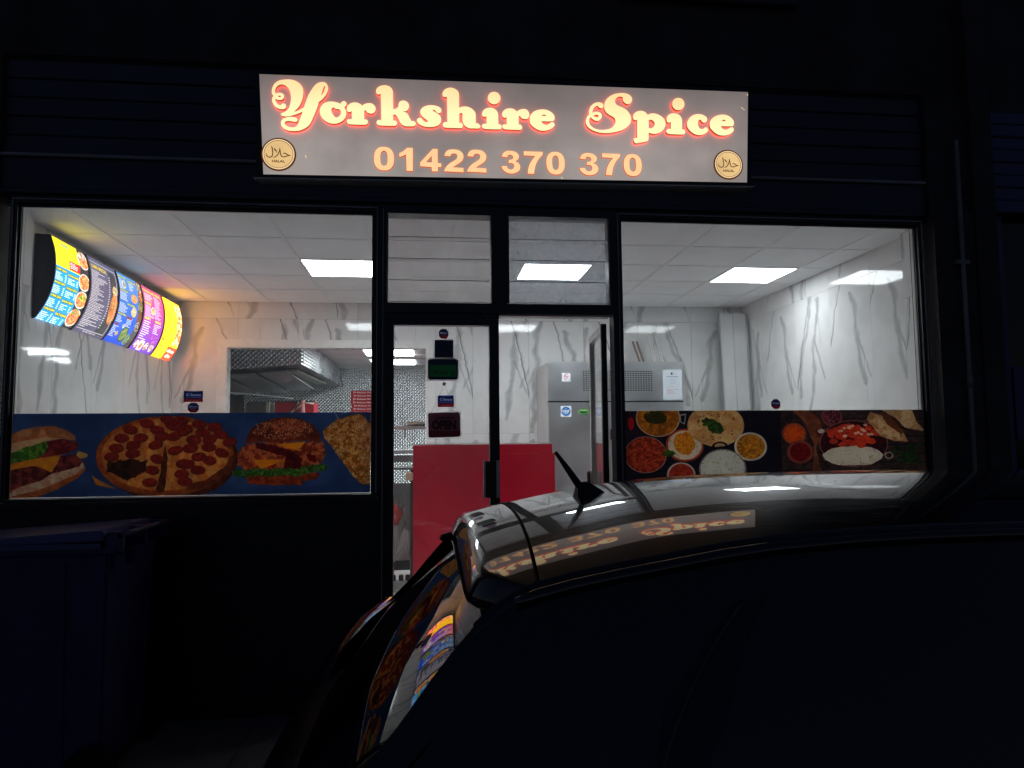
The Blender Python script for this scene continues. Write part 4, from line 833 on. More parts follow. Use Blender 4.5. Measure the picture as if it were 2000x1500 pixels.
LETTERS = [('Y',[[-877,3532,0,-874,3556,0,-862,3581,0,-840,3599,0,-810,3607,0,-777,3609,0,-749,3603,0,-724,3587,0,-709,3566,0,-704,3540,0,-706,3509,0,-714,3480,0,-729,3450,0,-754,3421,1,-729,3431,0,-700,3449,1,-690,3481,0,-676,3522,0,-660,3552,0,-640,3582,0,-620,3598,0,-597,3603,0,-579,3597,0,-569,3578,0,-568,3556,0,-578,3529,0,-596,3504,0,-618,3484,1,-625,3455,0,-638,3418,0,-654,3377,0,-669,3348,0,-692,3328,0,-723,3314,0,-754,3310,0,-786,3312,0,-808,3323,0,-821,3339,0,-824,3358,0,-816,3375,0,-798,3386,0,-773,3392,0,-751,3390,0,-736,3382,0,-734,3371,0,-742,3363,0,-755,3364,0,-773,3367,0,-791,3366,0,-802,3359,0,-801,3346,0,-788,3336,0,-764,3331,0,-743,3336,0,-730,3352,0,-722,3376,0,-713,3403,0,-706,3425,1,-729,3413,0,-751,3404,0,-783,3394,0,-809,3393,0,-825,3401,0,-824,3408,0,-812,3415,0,-796,3424,0,-783,3441,0,-775,3465,0,-771,3494,0,-774,3527,0,-783,3551,0,-799,3570,0,-821,3578,0,-839,3573,0,-852,3560,0,-859,3540,0,-856,3523,1,-843,3528,0,-827,3529,0,-814,3522,0,-808,3509,0,-813,3495,0,-827,3487,0,-842,3487,0,-856,3493,1,-855,3481,0,-847,3467,0,-835,3458,0,-826,3457,1,-821,3464,0,-811,3468,0,-800,3462,0,-797,3452,0,-801,3440,0,-812,3434,0,-830,3435,0,-851,3443,0,-865,3459,0,-874,3480,0,-873,3497,0,-867,3509,1,-874,3521,0],[-843,3509,1,-834,3512,0,-826,3510,0,-829,3505,0,-837,3505,0],[-589,3579,0,-584,3575,0,-588,3553,0,-597,3535,0,-606,3524,1,-598,3552,0]]),('o',[[-612,3431,0,-607,3456,0,-589,3478,0,-564,3489,0,-535,3490,0,-512,3485,0,-499,3479,1,-489,3492,0,-477,3496,0,-466,3489,0,-464,3479,0,-469,3467,0,-476,3458,1,-468,3442,0,-465,3421,0,-472,3396,0,-490,3376,0,-515,3364,0,-538,3361,0,-565,3367,0,-590,3383,0,-606,3405,0],[-535,3457,1,-546,3449,0,-547,3432,0,-538,3413,0,-527,3400,0,-515,3399,0,-502,3409,0,-494,3427,0,-498,3441,0,-507,3447,0,-520,3448,0,-530,3453,0]]),('r',[[-462,3448,0,-459,3465,0,-445,3482,0,-427,3490,0,-406,3490,0,-388,3483,0,-376,3474,1,-363,3484,0,-342,3490,0,-321,3488,0,-306,3474,0,-301,3458,0,-306,3441,0,-318,3430,0,-335,3430,0,-348,3436,0,-358,3449,1,-365,3442,1,-364,3393,1,-355,3394,0,-345,3387,0,-344,3374,0,-353,3364,0,-362,3362,0,-410,3361,0,-447,3362,0,-458,3369,0,-461,3380,0,-456,3390,0,-447,3392,0,-433,3392,1,-435,3440,1,-440,3435,0,-452,3433,0,-460,3439,0]]),('k',[[-299,3565,0,-295,3579,0,-279,3593,0,-253,3600,0,-228,3596,0,-212,3583,0,-205,3564,0,-204,3532,0,-202,3460,1,-188,3464,0,-174,3475,0,-172,3492,0,-165,3507,0,-146,3514,0,-127,3509,0,-115,3495,0,-113,3478,0,-120,3460,0,-132,3451,0,-151,3451,1,-134,3445,0,-120,3434,0,-109,3412,0,-99,3394,1,-88,3395,0,-76,3387,0,-75,3375,0,-84,3365,0,-104,3363,0,-134,3363,0,-153,3372,0,-164,3386,0,-174,3407,0,-185,3424,0,-195,3429,0,-202,3427,1,-202,3394,1,-190,3393,0,-181,3385,0,-181,3373,0,-190,3363,0,-201,3362,0,-243,3361,0,-282,3362,0,-294,3371,0,-295,3383,0,-287,3393,0,-269,3393,1,-270,3457,0,-273,3550,1,-276,3545,0,-290,3544,0,-298,3552,0]]),('s',[[-49,3451,0,-43,3469,0,-27,3483,0,-1,3492,0,25,3493,0,51,3488,0,67,3478,0,72,3464,0,67,3451,0,56,3447,0,45,3452,0,36,3463,0,29,3467,0,22,3465,1,27,3458,0,46,3447,0,62,3434,0,70,3415,0,67,3393,0,53,3375,0,29,3366,0,1,3363,0,-29,3366,0,-55,3378,0,-68,3395,0,-66,3407,0,-55,3415,0,-43,3414,0,-34,3403,0,-25,3394,0,-13,3392,0,-5,3395,1,-10,3403,0,-29,3417,0,-43,3432,0]]),('h',[[78,3564,0,84,3582,0,100,3596,0,124,3603,0,148,3598,0,167,3584,0,173,3564,0,173,3484,1,188,3491,0,211,3494,0,235,3489,0,256,3474,0,268,3455,0,269,3397,1,282,3395,0,294,3385,0,295,3374,0,287,3366,0,256,3365,0,232,3365,0,211,3375,0,199,3389,0,193,3408,0,193,3447,0,187,3454,0,179,3452,0,174,3444,1,174,3397,1,187,3395,0,195,3384,0,193,3371,0,185,3364,0,130,3363,0,90,3364,0,80,3374,0,81,3387,0,90,3396,0,106,3396,1,105,3472,0,104,3550,1,100,3546,0,88,3545,0,80,3552,0]]),('i',[[306,3451,0,311,3471,0,328,3487,0,352,3493,0,376,3488,0,394,3472,0,399,3453,0,400,3396,1,411,3395,0,419,3386,0,418,3374,0,411,3366,0,368,3364,0,318,3365,0,307,3373,0,305,3385,0,313,3394,0,332,3396,1,332,3441,1,328,3438,0,316,3437,0,307,3442,0],[414,3553,0,409,3534,0,395,3520,0,376,3514,0,358,3519,0,344,3532,0,340,3550,0,345,3569,0,358,3584,0,377,3589,0,396,3585,0,409,3572,0]]),('r',[[423,3458,0,427,3472,0,444,3488,0,468,3494,0,490,3491,0,509,3477,1,526,3488,0,553,3494,0,572,3486,0,581,3469,0,581,3452,0,571,3436,0,554,3433,0,537,3438,0,527,3452,1,519,3445,1,519,3399,1,530,3398,0,538,3389,0,538,3376,0,530,3367,0,481,3366,0,438,3367,0,426,3374,0,423,3385,0,429,3395,0,449,3396,1,449,3443,1,444,3437,0,432,3437,0,425,3445,0]]),('e',[[584,3432,0,588,3454,0,606,3478,0,632,3491,0,664,3496,0,693,3491,0,717,3477,0,730,3458,0,730,3438,0,723,3427,1,687,3424,0,652,3424,1,658,3414,0,670,3405,0,685,3403,0,697,3409,0,709,3419,0,719,3421,0,729,3413,0,730,3402,0,716,3385,0,692,3372,0,662,3367,0,633,3371,0,605,3388,0,588,3407,0],[653,3455,1,659,3462,0,668,3465,0,678,3461,0,684,3455,1,668,3457,0]]),('S',[[917,3436,0,923,3458,0,936,3476,1,937,3499,0,945,3522,0,962,3541,0,985,3552,0,1007,3553,0,1022,3544,0,1024,3530,0,1016,3519,0,1004,3518,0,994,3525,0,991,3533,1,979,3528,0,964,3514,0,956,3488,1,971,3494,0,991,3495,0,1008,3487,0,1014,3471,0,1008,3454,0,993,3441,0,975,3440,0,958,3449,0,946,3460,1,937,3446,0,937,3426,0,948,3407,0,969,3393,0,999,3386,0,1033,3388,0,1063,3396,0,1083,3412,0,1094,3435,0,1093,3455,0,1082,3467,0,1060,3479,0,1041,3493,0,1030,3515,0,1030,3540,0,1039,3566,0,1060,3590,0,1090,3607,0,1123,3615,0,1153,3616,0,1180,3609,0,1196,3593,0,1199,3575,0,1189,3557,0,1172,3549,0,1156,3555,0,1144,3568,0,1142,3583,0,1143,3591,1,1127,3594,0,1110,3589,0,1097,3574,0,1096,3556,0,1106,3542,0,1126,3533,0,1153,3521,0,1175,3501,0,1187,3479,0,1190,3454,0,1183,3431,0,1163,3408,0,1133,3389,0,1088,3375,0,1043,3368,0,999,3369,0,962,3379,0,933,3396,0,919,3416,0],[962,3469,1,973,3475,0,988,3476,0,994,3469,0,989,3462,0,976,3462,0]]),('p',[[1202,3471,0,1207,3489,0,1224,3505,0,1249,3512,0,1274,3507,0,1292,3489,1,1309,3497,0,1336,3499,0,1364,3490,0,1386,3474,0,1398,3451,0,1398,3429,0,1387,3405,0,1364,3384,0,1333,3374,0,1313,3375,0,1295,3380,1,1293,3341,0,1288,3330,0,1274,3324,0,1242,3317,0,1214,3312,0,1206,3321,0,1202,3333,0,1207,3342,0,1224,3345,1,1225,3407,0,1227,3458,1,1221,3454,0,1210,3454,0,1204,3460,0],[1297,3457,1,1310,3460,0,1325,3453,0,1333,3439,0,1329,3421,0,1317,3409,0,1304,3407,0,1296,3409,1]]),('i',[[1407,3467,0,1412,3485,0,1430,3501,0,1453,3505,0,1478,3500,0,1495,3486,0,1502,3466,0,1500,3409,1,1513,3407,0,1520,3397,0,1517,3384,0,1507,3377,0,1454,3376,0,1416,3378,0,1404,3386,0,1404,3398,0,1415,3408,0,1431,3408,1,1432,3453,1,1427,3448,0,1416,3447,0,1408,3454,0],[1520,3565,0,1514,3546,0,1500,3531,0,1480,3526,0,1462,3530,0,1448,3543,0,1444,3562,0,1449,3581,0,1463,3596,0,1483,3602,0,1502,3598,0,1515,3584,0]]),('c',[[1531,3441,0,1538,3464,0,1556,3488,0,1582,3503,0,1610,3507,0,1635,3502,0,1653,3490,0,1658,3477,0,1653,3463,0,1639,3455,0,1626,3460,0,1617,3473,1,1606,3470,0,1600,3457,0,1600,3439,0,1607,3422,0,1620,3415,0,1630,3416,0,1641,3425,0,1651,3426,0,1661,3417,0,1661,3406,0,1645,3390,0,1627,3381,0,1604,3377,0,1578,3382,0,1553,3398,0,1536,3419,0]]),('e',[[1672,3445,0,1678,3468,0,1699,3491,0,1728,3505,0,1759,3510,0,1787,3505,0,1809,3491,0,1823,3471,0,1822,3450,0,1815,3440,1,1782,3438,0,1743,3438,1,1748,3426,0,1761,3417,0,1776,3417,0,1792,3425,0,1802,3433,0,1813,3433,0,1821,3425,0,1820,3412,0,1804,3396,0,1780,3384,0,1754,3380,0,1724,3384,0,1696,3401,0,1676,3424,0],[1747,3469,1,1754,3476,0,1761,3479,0,1770,3475,0,1775,3469,1,1760,3470,0]])]
for nm, cs in LETTERS:
    outs = []
    for c in cs: outs.append(catmull([(c[i]/1000, c[i+1]/1000, c[i+2]) for i in range(0, len(c), 3)], 5))
    lo = bpy.data.objects.new('letter', shape_mesh('letter', outs, .014, [letter_face, letter_side])); COL.objects.link(lo); adopt(lo, sg); lo.location = Vector((0, -.1165, 0))
    hm = shape_mesh('halo', outs, .0095, [halo, halo]); ho = bpy.data.objects.new('halo', hm); COL.objects.link(ho); ho.location = (0, .0142, 0)
    ho.parent = lo
def _g(t):
    o = []
    for q in t.split():
        c = q.endswith('c'); u, v = q.rstrip('c').split(','); o.append((float(u), -float(v), c))
    return o
DIG = {'0': ["80,230 95,130 150,60 238,40 325,62 380,130 398,230 382,340 325,410 240,430 150,408 95,335", "182,225 190,140 237,103 282,135 293,225 284,320 240,353 195,322"],
 '1': ["475,150c 530,120 600,57c 690,57c 690,432c 592,432c 582,165c 535,190 480,213c"],
 '4': ["795,300c 1000,68c 1078,68c 1082,300c 1140,305c 1136,368c 1082,368c 1082,440c 987,440c 980,370c 798,362c", "892,293c 982,185c 985,293c"],
 '2': ["58,185c 80,120 130,80 210,70 300,85 355,135 368,190 350,250 300,300 240,340 195,372c 368,378c 368,452c 50,445c 75,385 130,320 200,270 255,225 268,180 250,148 210,138 170,152 152,190c"],
 '3': ["75,158c 100,100 150,65 215,55 290,68 345,105 360,150 345,195 300,230c 350,255 380,310 370,370 320,415 235,438 150,420 90,370 68,318c 158,312c 175,350 220,370 260,355 280,315 265,275 225,262 185,265c 192,208c 235,202 262,180 258,145 215,122 178,135 165,170c"],
 '7': ["418,78c 728,78c 726,125c 660,200 610,300 580,436c 480,436c 490,350 530,250 605,150c 420,145c"]}
for ch, x0, x1, z0, z1 in [('0', -.313, -.195, 3.105, 3.248), ('1', -.171, -.089, 3.107, 3.247), ('4', -.052, .074, 3.109, 3.246), ('2', .084, .201, 3.109, 3.247), ('2', .216, .333, 3.111, 3.25), ('3', .416, .531, 3.11, 3.251), ('7', .547, .664, 3.113, 3.251), ('0', .68, .794, 3.113, 3.254), ('3', .877, .994, 3.115, 3.254), ('7', 1.013, 1.127, 3.119, 3.255), ('0', 1.143, 1.257, 3.119, 3.257)]:
    cs = [catmull(_g(t), 4) for t in DIG[ch]]; ax_ = [p[0] for p in cs[0]]; az_ = [p[1] for p in cs[0]]
    f = lambda p: (x0+.002+(p[0]-min(ax_))/(max(ax_)-min(ax_))*(x1-x0-.004), z0+.002+(p[1]-min(az_))/(max(az_)-min(az_))*(z1-z0-.004))
    cs = [[f(p) for p in c] for c in cs]
    do = bpy.data.objects.new('digit', shape_mesh('digit', cs, .004, [digit_face, digit_side])); COL.objects.link(do); adopt(do, sg); do.location = (0, -.0955, 0)
    oo = bpy.data.objects.new('outline', shape_mesh('outline', cs, .0035, [digit_side, digit_side], .0030)); COL.objects.link(oo); oo.parent = do; oo.location = (0, .0042, 0)
def ring(cx, cz, r0, r1, y0, y1, seg=40):
    m = MB(); 
    for i in range(seg):
        a0, a1 = i*2*math.pi/seg, (i+1)*2*math.pi/seg; P = lambda r, a, y: (cx+r*math.cos(a), y, cz+r*math.sin(a))
        m.quad(P(r0, a0, y0), P(r1, a0, y0), P(r1, a1, y0), P(r0, a1, y0)); m.quad(P(r1, a0, y0), P(r1, a0, y1), P(r1, a1, y1), P(r1, a1, y0))
        if r0 > 0: m.quad(P(r0, a0, y0), P(r0, a1, y0), P(r0, a1, y1), P(r0, a0, y1))
    return m
def arabic(cx, cz, s):
    # strokes (x, y, half width) of the Arabic word, in badge pixels
    st = [[(480, 490, 10), (500, 560, 17), (515, 680, 15), (520, 760, 15), (495, 830, 15), (430, 860, 15), (360, 840, 14), (320, 790, 12), (318, 720, 4)],
          [(545, 560, 6), (590, 600, 22), (630, 650, 12), (655, 710, 4)],
          [(520, 868, 4), (590, 850, 12), (650, 800, 14), (700, 720, 14), (728, 640, 12), (738, 540, 8)],
          [(738, 540, 8), (750, 640, 14), (765, 750, 15), (800, 820, 15), (860, 835, 15), (940, 810, 15), (1000, 785, 13), (1075, 775, 10)],
          [(840, 735, 5), (880, 705, 14), (930, 720, 16), (1000, 765, 14), (1040, 778, 12)]]
    fld = []
    X, Z = np.meshgrid(np.arange(290, 1100, 7.), np.arange(460, 900, 7.)); F = np.full(X.shape, -99.)
    for p in st:
        for (x0, y0, r0), (x1, y1, r1) in zip(p, p[1:]):
            dx, dy = x1-x0, y1-y0; t = np.clip(((X-x0)*dx+(Z-y0)*dy)/(dx*dx+dy*dy), 0, 1); F = np.maximum(F, r0+(r1-r0)*t-np.hypot(X-x0-dx*t, Z-y0-dy*t))
    m = MB()
    for i in range(F.shape[0]):
        j = 0
        while j < F.shape[1]:
            if F[i, j] > 0:
                k = j
                while k+1 < F.shape[1] and F[i, k+1] > 0: k += 1
                xa, xb = (X[0, j]-3.5-700)*s+cx, (X[0, k]+3.5-700)*s+cx; za, zb = cz-(Z[i, 0]+3.5-745)*s, cz-(Z[i, 0]-3.5-745)*s
                m.box(xa, xb, -.0955, -.0945, za, zb); j = k+1
            else: j += 1
    return m
for cx, cz, R in ((-.8387, 3.1823, .096), (1.7908, 3.2112, .092)):
    bo = ring(cx, cz, 0, R, -.0915, -.088).build('halal_badge', badge_dark, sg)
    s = R*2/1100
    for nm, m, mat in (('disc', ring(cx, cz, 0, R*.90, -.0935, -.0916), badge_gold), ('rim', ring(cx, cz, R*.845, R*.905, -.0952, -.0937), badge_rim), ('ring_line', ring(cx, cz, R*.815, R*.843, -.0950, -.0937), badge_dark), ('arabic_lettering', arabic(cx, cz, s), badge_dark)):
        o = m.build(nm, mat); o.parent = bo
    me = text_curve('HALAL', 1.0, .03, .02); v = np.array([q.co[:] for q in me.vertices]); mn, mx = v.min(0), v.max(0)
    for q in me.vertices:
        x, y, z = q.co; q.co = (cx-R*.37+(x-mn[0])/(mx[0]-mn[0])*R*.74, -.0945-.0008*(z > 0), cz-R*.50+(y-mn[1])/(mx[1]-mn[1])*R*.155)
    me.materials.clear(); me.materials.append(badge_dark); o = bpy.data.objects.new('lettering', me); COL.objects.link(o); o.parent = bo
for x, z, dx, dz in ((-.80+.105, 3.185, .006, -.016), (1.885, 3.575, .02, -.018), (1.925, 3.66, .004, -.01), (.77, 3.105, .006, -.012), (-.465, 3.485, .004, .002), (1.50, 3.42, .003, -.003)):
    MB().hexa([(x, -.0887, z), (x+.003, -.0887, z), (x+dx+.003, -.0887, z+dz), (x+dx, -.0887, z+dz)], [(x, -.0876, z), (x+.003, -.0876, z), (x+dx+.003, -.0876, z+dz), (x+dx, -.0876, z+dz)]).build('chip', badge_rim, sg)
# ------------------------------------------------------------------ menu boards on the left wall
NAMES = ['blue and yellow lit menu board listing curry dishes, nearest the window', 'slate lit menu board headed chefs special, second from the window', 'blue lit menu board with pictured kebabs, middle of the row of five', 'pink and purple lit menu board with desserts, fourth from the window', 'yellow lit pizza menu board at the far end by the back wall']
prof = [(z, d) for z, d in ((2.400, .012), (2.47, .058), (2.56, .098), (2.66, .122), (2.76, .128), (2.86, .118), (2.955, .090))]
def pr(k, n=14):
    t = k/n*(len(prof)-1); i = min(int(t), len(prof)-2); f = t-i
    p0, p1, p2, p3 = prof[max(i-1, 0)], prof[i], prof[i+1], prof[min(i+2, len(prof)-1)]
    g = lambda a, b, c, d: .5*(2*b+(c-a)*f+(2*a-5*b+4*c-d)*f*f+(3*b-a-3*c+d)*f**3)
    return g(p0[0], p1[0], p2[0], p3[0]), g(p0[1], p1[1], p2[1], p3[1])
PRF = [pr(k) for k in range(15)]
for k in range(5):
    y0, y1 = .845+k*.510, .845+(k+1)*.510
    t = thing('menu_board', NAMES[k], 'menu board', (XL, (y0+y1)/2, 2.40), 'curved lit menu boards along the left wall')
    mat = picture('menu_print_%d' % k, paint_menu(k), emission=(2.1, 1.15, 1.4, 2.2, 4.2)[k], rough=.2)
    me = MB().grid([[(XL+d, y, z) for y in (y0+.014, y1-.010)] for z, d in PRF]).mesh('menu_panel', mat, smooth=True)
    l = me.uv_layers.new(name='UV'); zs_ = [z for z, d in PRF]
    for lp in me.loops:
        co = me.vertices[lp.vertex_index].co; l.data[lp.index].uv = ((co[1]-y0-.014)/(y1-y0-.024), (co[2]-2.400)/.555)
    o = bpy.data.objects.new('menu_panel', me); COL.objects.link(o); adopt(o, t)
    if o.data.polygons[0].normal[0] < 0: o.data.flip_normals()
    for a, b in ((y0, y0+.012), (y1-.008, y1)):
        lo = [(XL+.001, a, PRF[0][0]-.004)]+[(XL+d+.006, a, z) for z, d in PRF]+[(XL+.001, a, PRF[-1][0]+.006)]
        MB().hexa(lo, [(p[0], b, p[2]) for p in lo]).build('end_cap', black_m, t)
    MB().hexa([(XL+.001, y0+.0125, 2.956), (XL+.09, y0+.0125, 2.956), (XL+.09, y1-.0085, 2.956), (XL+.001, y1-.0085, 2.956)], [(XL+.001, y0+.0125, 2.961), (XL+.088, y0+.0125, 2.961), (XL+.088, y1-.0085, 2.961), (XL+.001, y1-.0085, 2.961)]).build('top_plate', alu, t)

# ------------------------------------------------------------------ serving counter, fridge, leaning panel
ct = thing('serving_counter', 'bright red serving counter front facing the shop door', 'counter', (.46, 1.95, .3))
B('front_panel', red_m, ct, -.130, .500, 1.95, 1.968, .306, 1.545, bevel=.001); B('front_panel', red_m, ct, .5015, 1.056, 1.95, 1.968, .306, 1.467, bevel=.001)
B('front_panel', red_m, ct, .5015, 1.036, 1.951, 1.968, 1.4675, 1.545)
B('worktop', white_lam, ct, -.130, 1.036, 1.952, 2.50, 1.546, 1.556); B('side_panel', white_m, ct, -.130, -.112, 1.9685, 2.50, .306, 1.545); B('side_panel', red_m, ct, 1.018, 1.036, 1.9685, 2.50, .306, 1.545)
fg = thing('fridge', 'tall stainless double-door fridge with stickers, against the back wall', 'fridge', (1.82, 3.1, .3))
B('cabinet', steel_side, fg, 1.139, 2.500, 2.822, 3.50, .36, 2.338, bevel=.004)
B('top_panel', steel_m, fg, 1.141, 2.498, 2.790, 2.8215, 1.955, 2.340, bevel=.004)
B('seam', black_m, fg, 1.143, 2.496, 2.808, 2.8215, 1.944, 1.9545)
for a, b in ((1.145, 1.816), (1.824, 2.494)):
    d = B('door', steel_m, fg, a, b, 2.785, 2.8215, .42, 1.943, bevel=.004)
    x = b-.07 if a < 1.5 else a+.05
    B('handle', black_m, d, x, x+.016, 2.768, 2.7845, 1.58, 1.68); MB().tube([(a+.32, 2.7849, 1.905), (a+.32, 2.7835, 1.905)], .008, 10).build('lock', alu, d)
mv = MB()
for i in range(27):
    for j in range(10): mv.box(1.487+i*.026, 1.503+i*.026, 2.7885, 2.7898, 2.055+j*.0205, 2.064+j*.0205)
mv.build('vent_slots', black_m, fg, kind='stuff')
for x in (1.18, 2.44): 
    for y in (2.86, 3.44): MB().tube([(x, y, .306), (x, y, .36)], .02, 10).build('foot', black_m, fg)
def fcard(name, lab, x0, x1, z0, z1, mat, y=2.7845, cut=0): return card(name, lab, 'sticker', x0, x1, z0, z1, mat, y=y, th=.0012, cut=cut)
fcard('no_smoking_sign', 'small white no smoking sign at the left of the fridge top panel', 1.280, 1.363, 2.145, 2.228, picture('no_smoking_print', paint_nosmoke()), 2.7895)
chil = picture('chiller_print', paint_chiller())
fcard('chiller_sticker', 'blue circle chiller sticker on the left fridge door, left of the green oval', 1.262, 1.366, 1.803, 1.908, chil); fcard('chiller_sticker', 'blue circle chiller sticker behind the open door leaf, on the fridge', 1.585, 1.69, 1.803, 1.908, chil)
fcard('maker_badge', 'green oval badge on the left fridge door', 1.430, 1.545, 1.822, 1.884, picture('green_oval_print', paint_green_oval()), cut=.6)
fcard('rating_tag', 'small round green sticker between the fridge vents', 1.755, 1.80, 2.125, 2.165, picture('green_tag', paint_green_oval()), 2.788, cut=.6)
fcard('paper_notice', 'white printed notice taped to the right of the fridge top panel', 2.285, 2.480, 1.965, 2.262, picture('notice_print', paint_notice()), 2.7885)
for i, (x, tl, nm, lab) in enumerate(((2.235, -.055, 'brown_board', 'thin brown board leaning behind the fridge, left one'), (2.275, -.05, 'brown_board', 'thin brown board leaning behind the fridge, right one'))):
    o = MB().hexa([(x, 3.35, 2.341), (x+.022, 3.35, 2.341), (x+.022, 3.37, 2.341), (x, 3.37, 2.341)], [(x+tl, 3.48, 2.64), (x+tl+.018, 3.48, 2.64), (x+tl+.018, 3.50, 2.64), (x+tl, 3.50, 2.64)]).build(nm, plain('brown_wood', (.24, .17, .15, 1), .6)); tag(o, lab, 'board')
for x, tl, zt, lab in ((2.375, -.03, 2.70, 'perforated white metal upright on the fridge, shorter one'), (2.455, -.035, 2.74, 'perforated white metal upright on the fridge, taller right one')):
    t = thing('shelf_upright', lab, 'shelf upright', (x, 3.3, 2.341)); n = 13; st = MB()
    for side in (0, .020): st.hexa([(x+side, 3.30, 2.341), (x+side+.006, 3.30, 2.341), (x+side+.006, 3.32, 2.341), (x+side, 3.32, 2.341)], [(x+side+tl, 3.46, zt), (x+side+tl+.006, 3.46, zt), (x+side+tl+.006, 3.48, zt), (x+side+tl, 3.48, zt)])
    st.build('rail', white_m, t)
    for j in range(n):
        f = (j+.5)/n; xx = x+tl*f; yy = 3.30+.16*f; zz_ = 2.341+(zt-2.341)*f; MB().box(xx+.0065, xx+.0195, yy+.002, yy+.012, zz_-.006, zz_+.004).build('rung', white_m, t)
lp = thing('leaning_panel', 'tall folded white metal panel leaning in the back right corner', 'panel', (3.26, 3.3, .3))
for x0, x1 in ((3.120, 3.258), (3.262, 3.405)):
    MB().hexa([(x0-.012, 3.18, .306), (x1-.012, 3.18, .306), (x1-.012, 3.22, .306), (x0-.012, 3.22, .306)], [(x0, 3.35, 2.93), (x1, 3.35, 2.93), (x1, 3.38, 2.93), (x0, 3.38, 2.93)]).build('sheet', plain('glossy_white_sheet', (.66, .66, .66, 1), .12, var=.05), lp)
for x in (3.112, 3.406): MB().hexa([(x-.012, 3.165, .306), (x, 3.165, .306), (x, 3.22, .306), (x-.012, 3.22, .306)], [(x, 3.335, 2.93), (x+.010, 3.335, 2.93), (x+.010, 3.38, 2.93), (x, 3.38, 2.93)]).build('folded_edge', alu, lp)
o = MB().tube([(2.985, 3.49, 1.74), (2.985, 3.47, 1.80), (2.99, 3.49, 1.82)], .010, 10).build('wall_hook', alu, smooth=True); tag(o, 'small chrome hook on the back wall right of the fridge', 'hook')

# ------------------------------------------------------------------ hatch trim and kitchen beyond
tr = thing('hatch_trim', 'wide white trim round the kitchen opening in the back wall', 'trim', (-1.04, YB, .3))
B('architrave', white_lam, tr, -2.146, .062, YB-.014, YB-.001, 2.5635, 2.639); B('architrave', white_lam, tr, -2.146, -2.0545, YB-.014, YB-.001, .306, 2.563); B('architrave', white_lam, tr, -.0245, .062, YB-.014, YB-.001, .306, 2.563)
B('reveal', white_lam, tr, -2.0535, -2.046, YB-.012, YB+.13, .306, 2.5555); B('reveal', white_lam, tr, -.033, -.0255, YB-.012, YB+.13, .306, 2.5555); B('reveal', white_lam, tr, -2.0535, -.0255, YB-.012, YB+.13, 2.556, 2.5630)
kc = MB().box(-4.6, .6, YB+.13, 7.25, 2.72, 2.78).build('kitchen_ceiling', ceil_m); tag(kc, kind='structure')
for j in range(5): B('ceiling_bar', tbar_m, kc, -4.6, .6, 4.2+j*.6, 4.216+j*.6, 2.716, 2.7195)
kw = MB().box(-4.6, .6, 7.2, 7.25, .3, 2.72).build('kitchen_wall_back', quilt_m); tag(kw, kind='structure')
kw2 = MB().box(.45, .5, YB+.13, 7.2, .3, 2.72).build('kitchen_wall_right', quilt_m); tag(kw2, kind='structure')
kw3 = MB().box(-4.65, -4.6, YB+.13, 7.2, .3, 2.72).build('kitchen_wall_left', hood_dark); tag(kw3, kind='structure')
for y0, lab in ((4.92, 'lit panel in the kitchen ceiling, nearer one'), (6.0, 'lit panel in the kitchen ceiling, farther one')):
    t = thing('ceiling_light', lab, 'ceiling light', (-.5, y0+.3, 2.72)); B('diffuser', led_m, t, -.80, -.20, y0, y0+.58, 2.712, 2.7195); B('frame', tbar_m, t, -.82, -.801, y0, y0+.58, 2.710, 2.7195)
hd_ = thing('extractor_hood', 'big quilted steel extractor hood seen through the kitchen opening', 'extractor hood', (-2.4, 5.2, 2.4))
MB().hexa([(-4.0, 4.22, 2.24), (-1.395, 4.0, 2.44), (-1.395, 4.02, 2.44), (-4.0, 4.24, 2.24)], [(-4.0, 4.22, 2.715), (-1.395, 4.0, 2.715), (-1.395, 4.02, 2.715), (-4.0, 4.24, 2.715)]).build('front_panel', quilt_m, hd_)
MB().hexa([(-1.394, 4.0, 2.44), (-1.385, 4.0, 2.44), (-1.30, 7.18, 2.44), (-1.31, 7.18, 2.44)], [(-1.394, 4.0, 2.715), (-1.385, 4.0, 2.715), (-1.30, 7.18, 2.715), (-1.31, 7.18, 2.715)]).build('side_panel', hood_m, hd_)
for j in range(7):
    z = 2.462+j*.036; MB().hexa([(-1.3845, 4.01, z), (-1.372, 4.01, z), (-1.345, 5.45, z), (-1.3575, 5.45, z)], [(-1.3845, 4.01, z+.014), (-1.376, 4.01, z+.014), (-1.349, 5.45, z+.014), (-1.3575, 5.45, z+.014)]).build('rib', alu, hd_)
MB().hexa([(-1.372, 4.0, 2.445), (-1.362, 4.0, 2.445), (-1.362, 4.02, 2.445), (-1.372, 4.02, 2.445)], [(-1.372, 4.0, 2.71), (-1.362, 4.0, 2.71), (-1.362, 4.02, 2.71), (-1.372, 4.02, 2.71)]).build('corner_strip', alu, hd_)
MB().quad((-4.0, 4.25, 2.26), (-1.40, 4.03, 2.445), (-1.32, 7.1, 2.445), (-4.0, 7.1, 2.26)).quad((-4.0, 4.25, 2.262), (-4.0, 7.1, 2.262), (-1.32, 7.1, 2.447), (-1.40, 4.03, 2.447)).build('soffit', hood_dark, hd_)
for j in range(6):
    x = -3.7+j*.36; zb = 2.24+(x+4)*.0765; y0 = 4.30
    MB().hexa([(x, y0, zb-.035), (x+.30, y0, zb-.012), (x+.36, y0+1.6, zb-.10), (x+.06, y0+1.6, zb-.12)], [(x, y0, zb-.02), (x+.30, y0, zb+.003), (x+.36, y0+1.6, zb-.085), (x+.06, y0+1.6, zb-.105)]).build('grease_filter', steel('filter_steel', (.36, .36, .36, 1), .4) if j == 0 else MATS['filter_steel'], hd_)
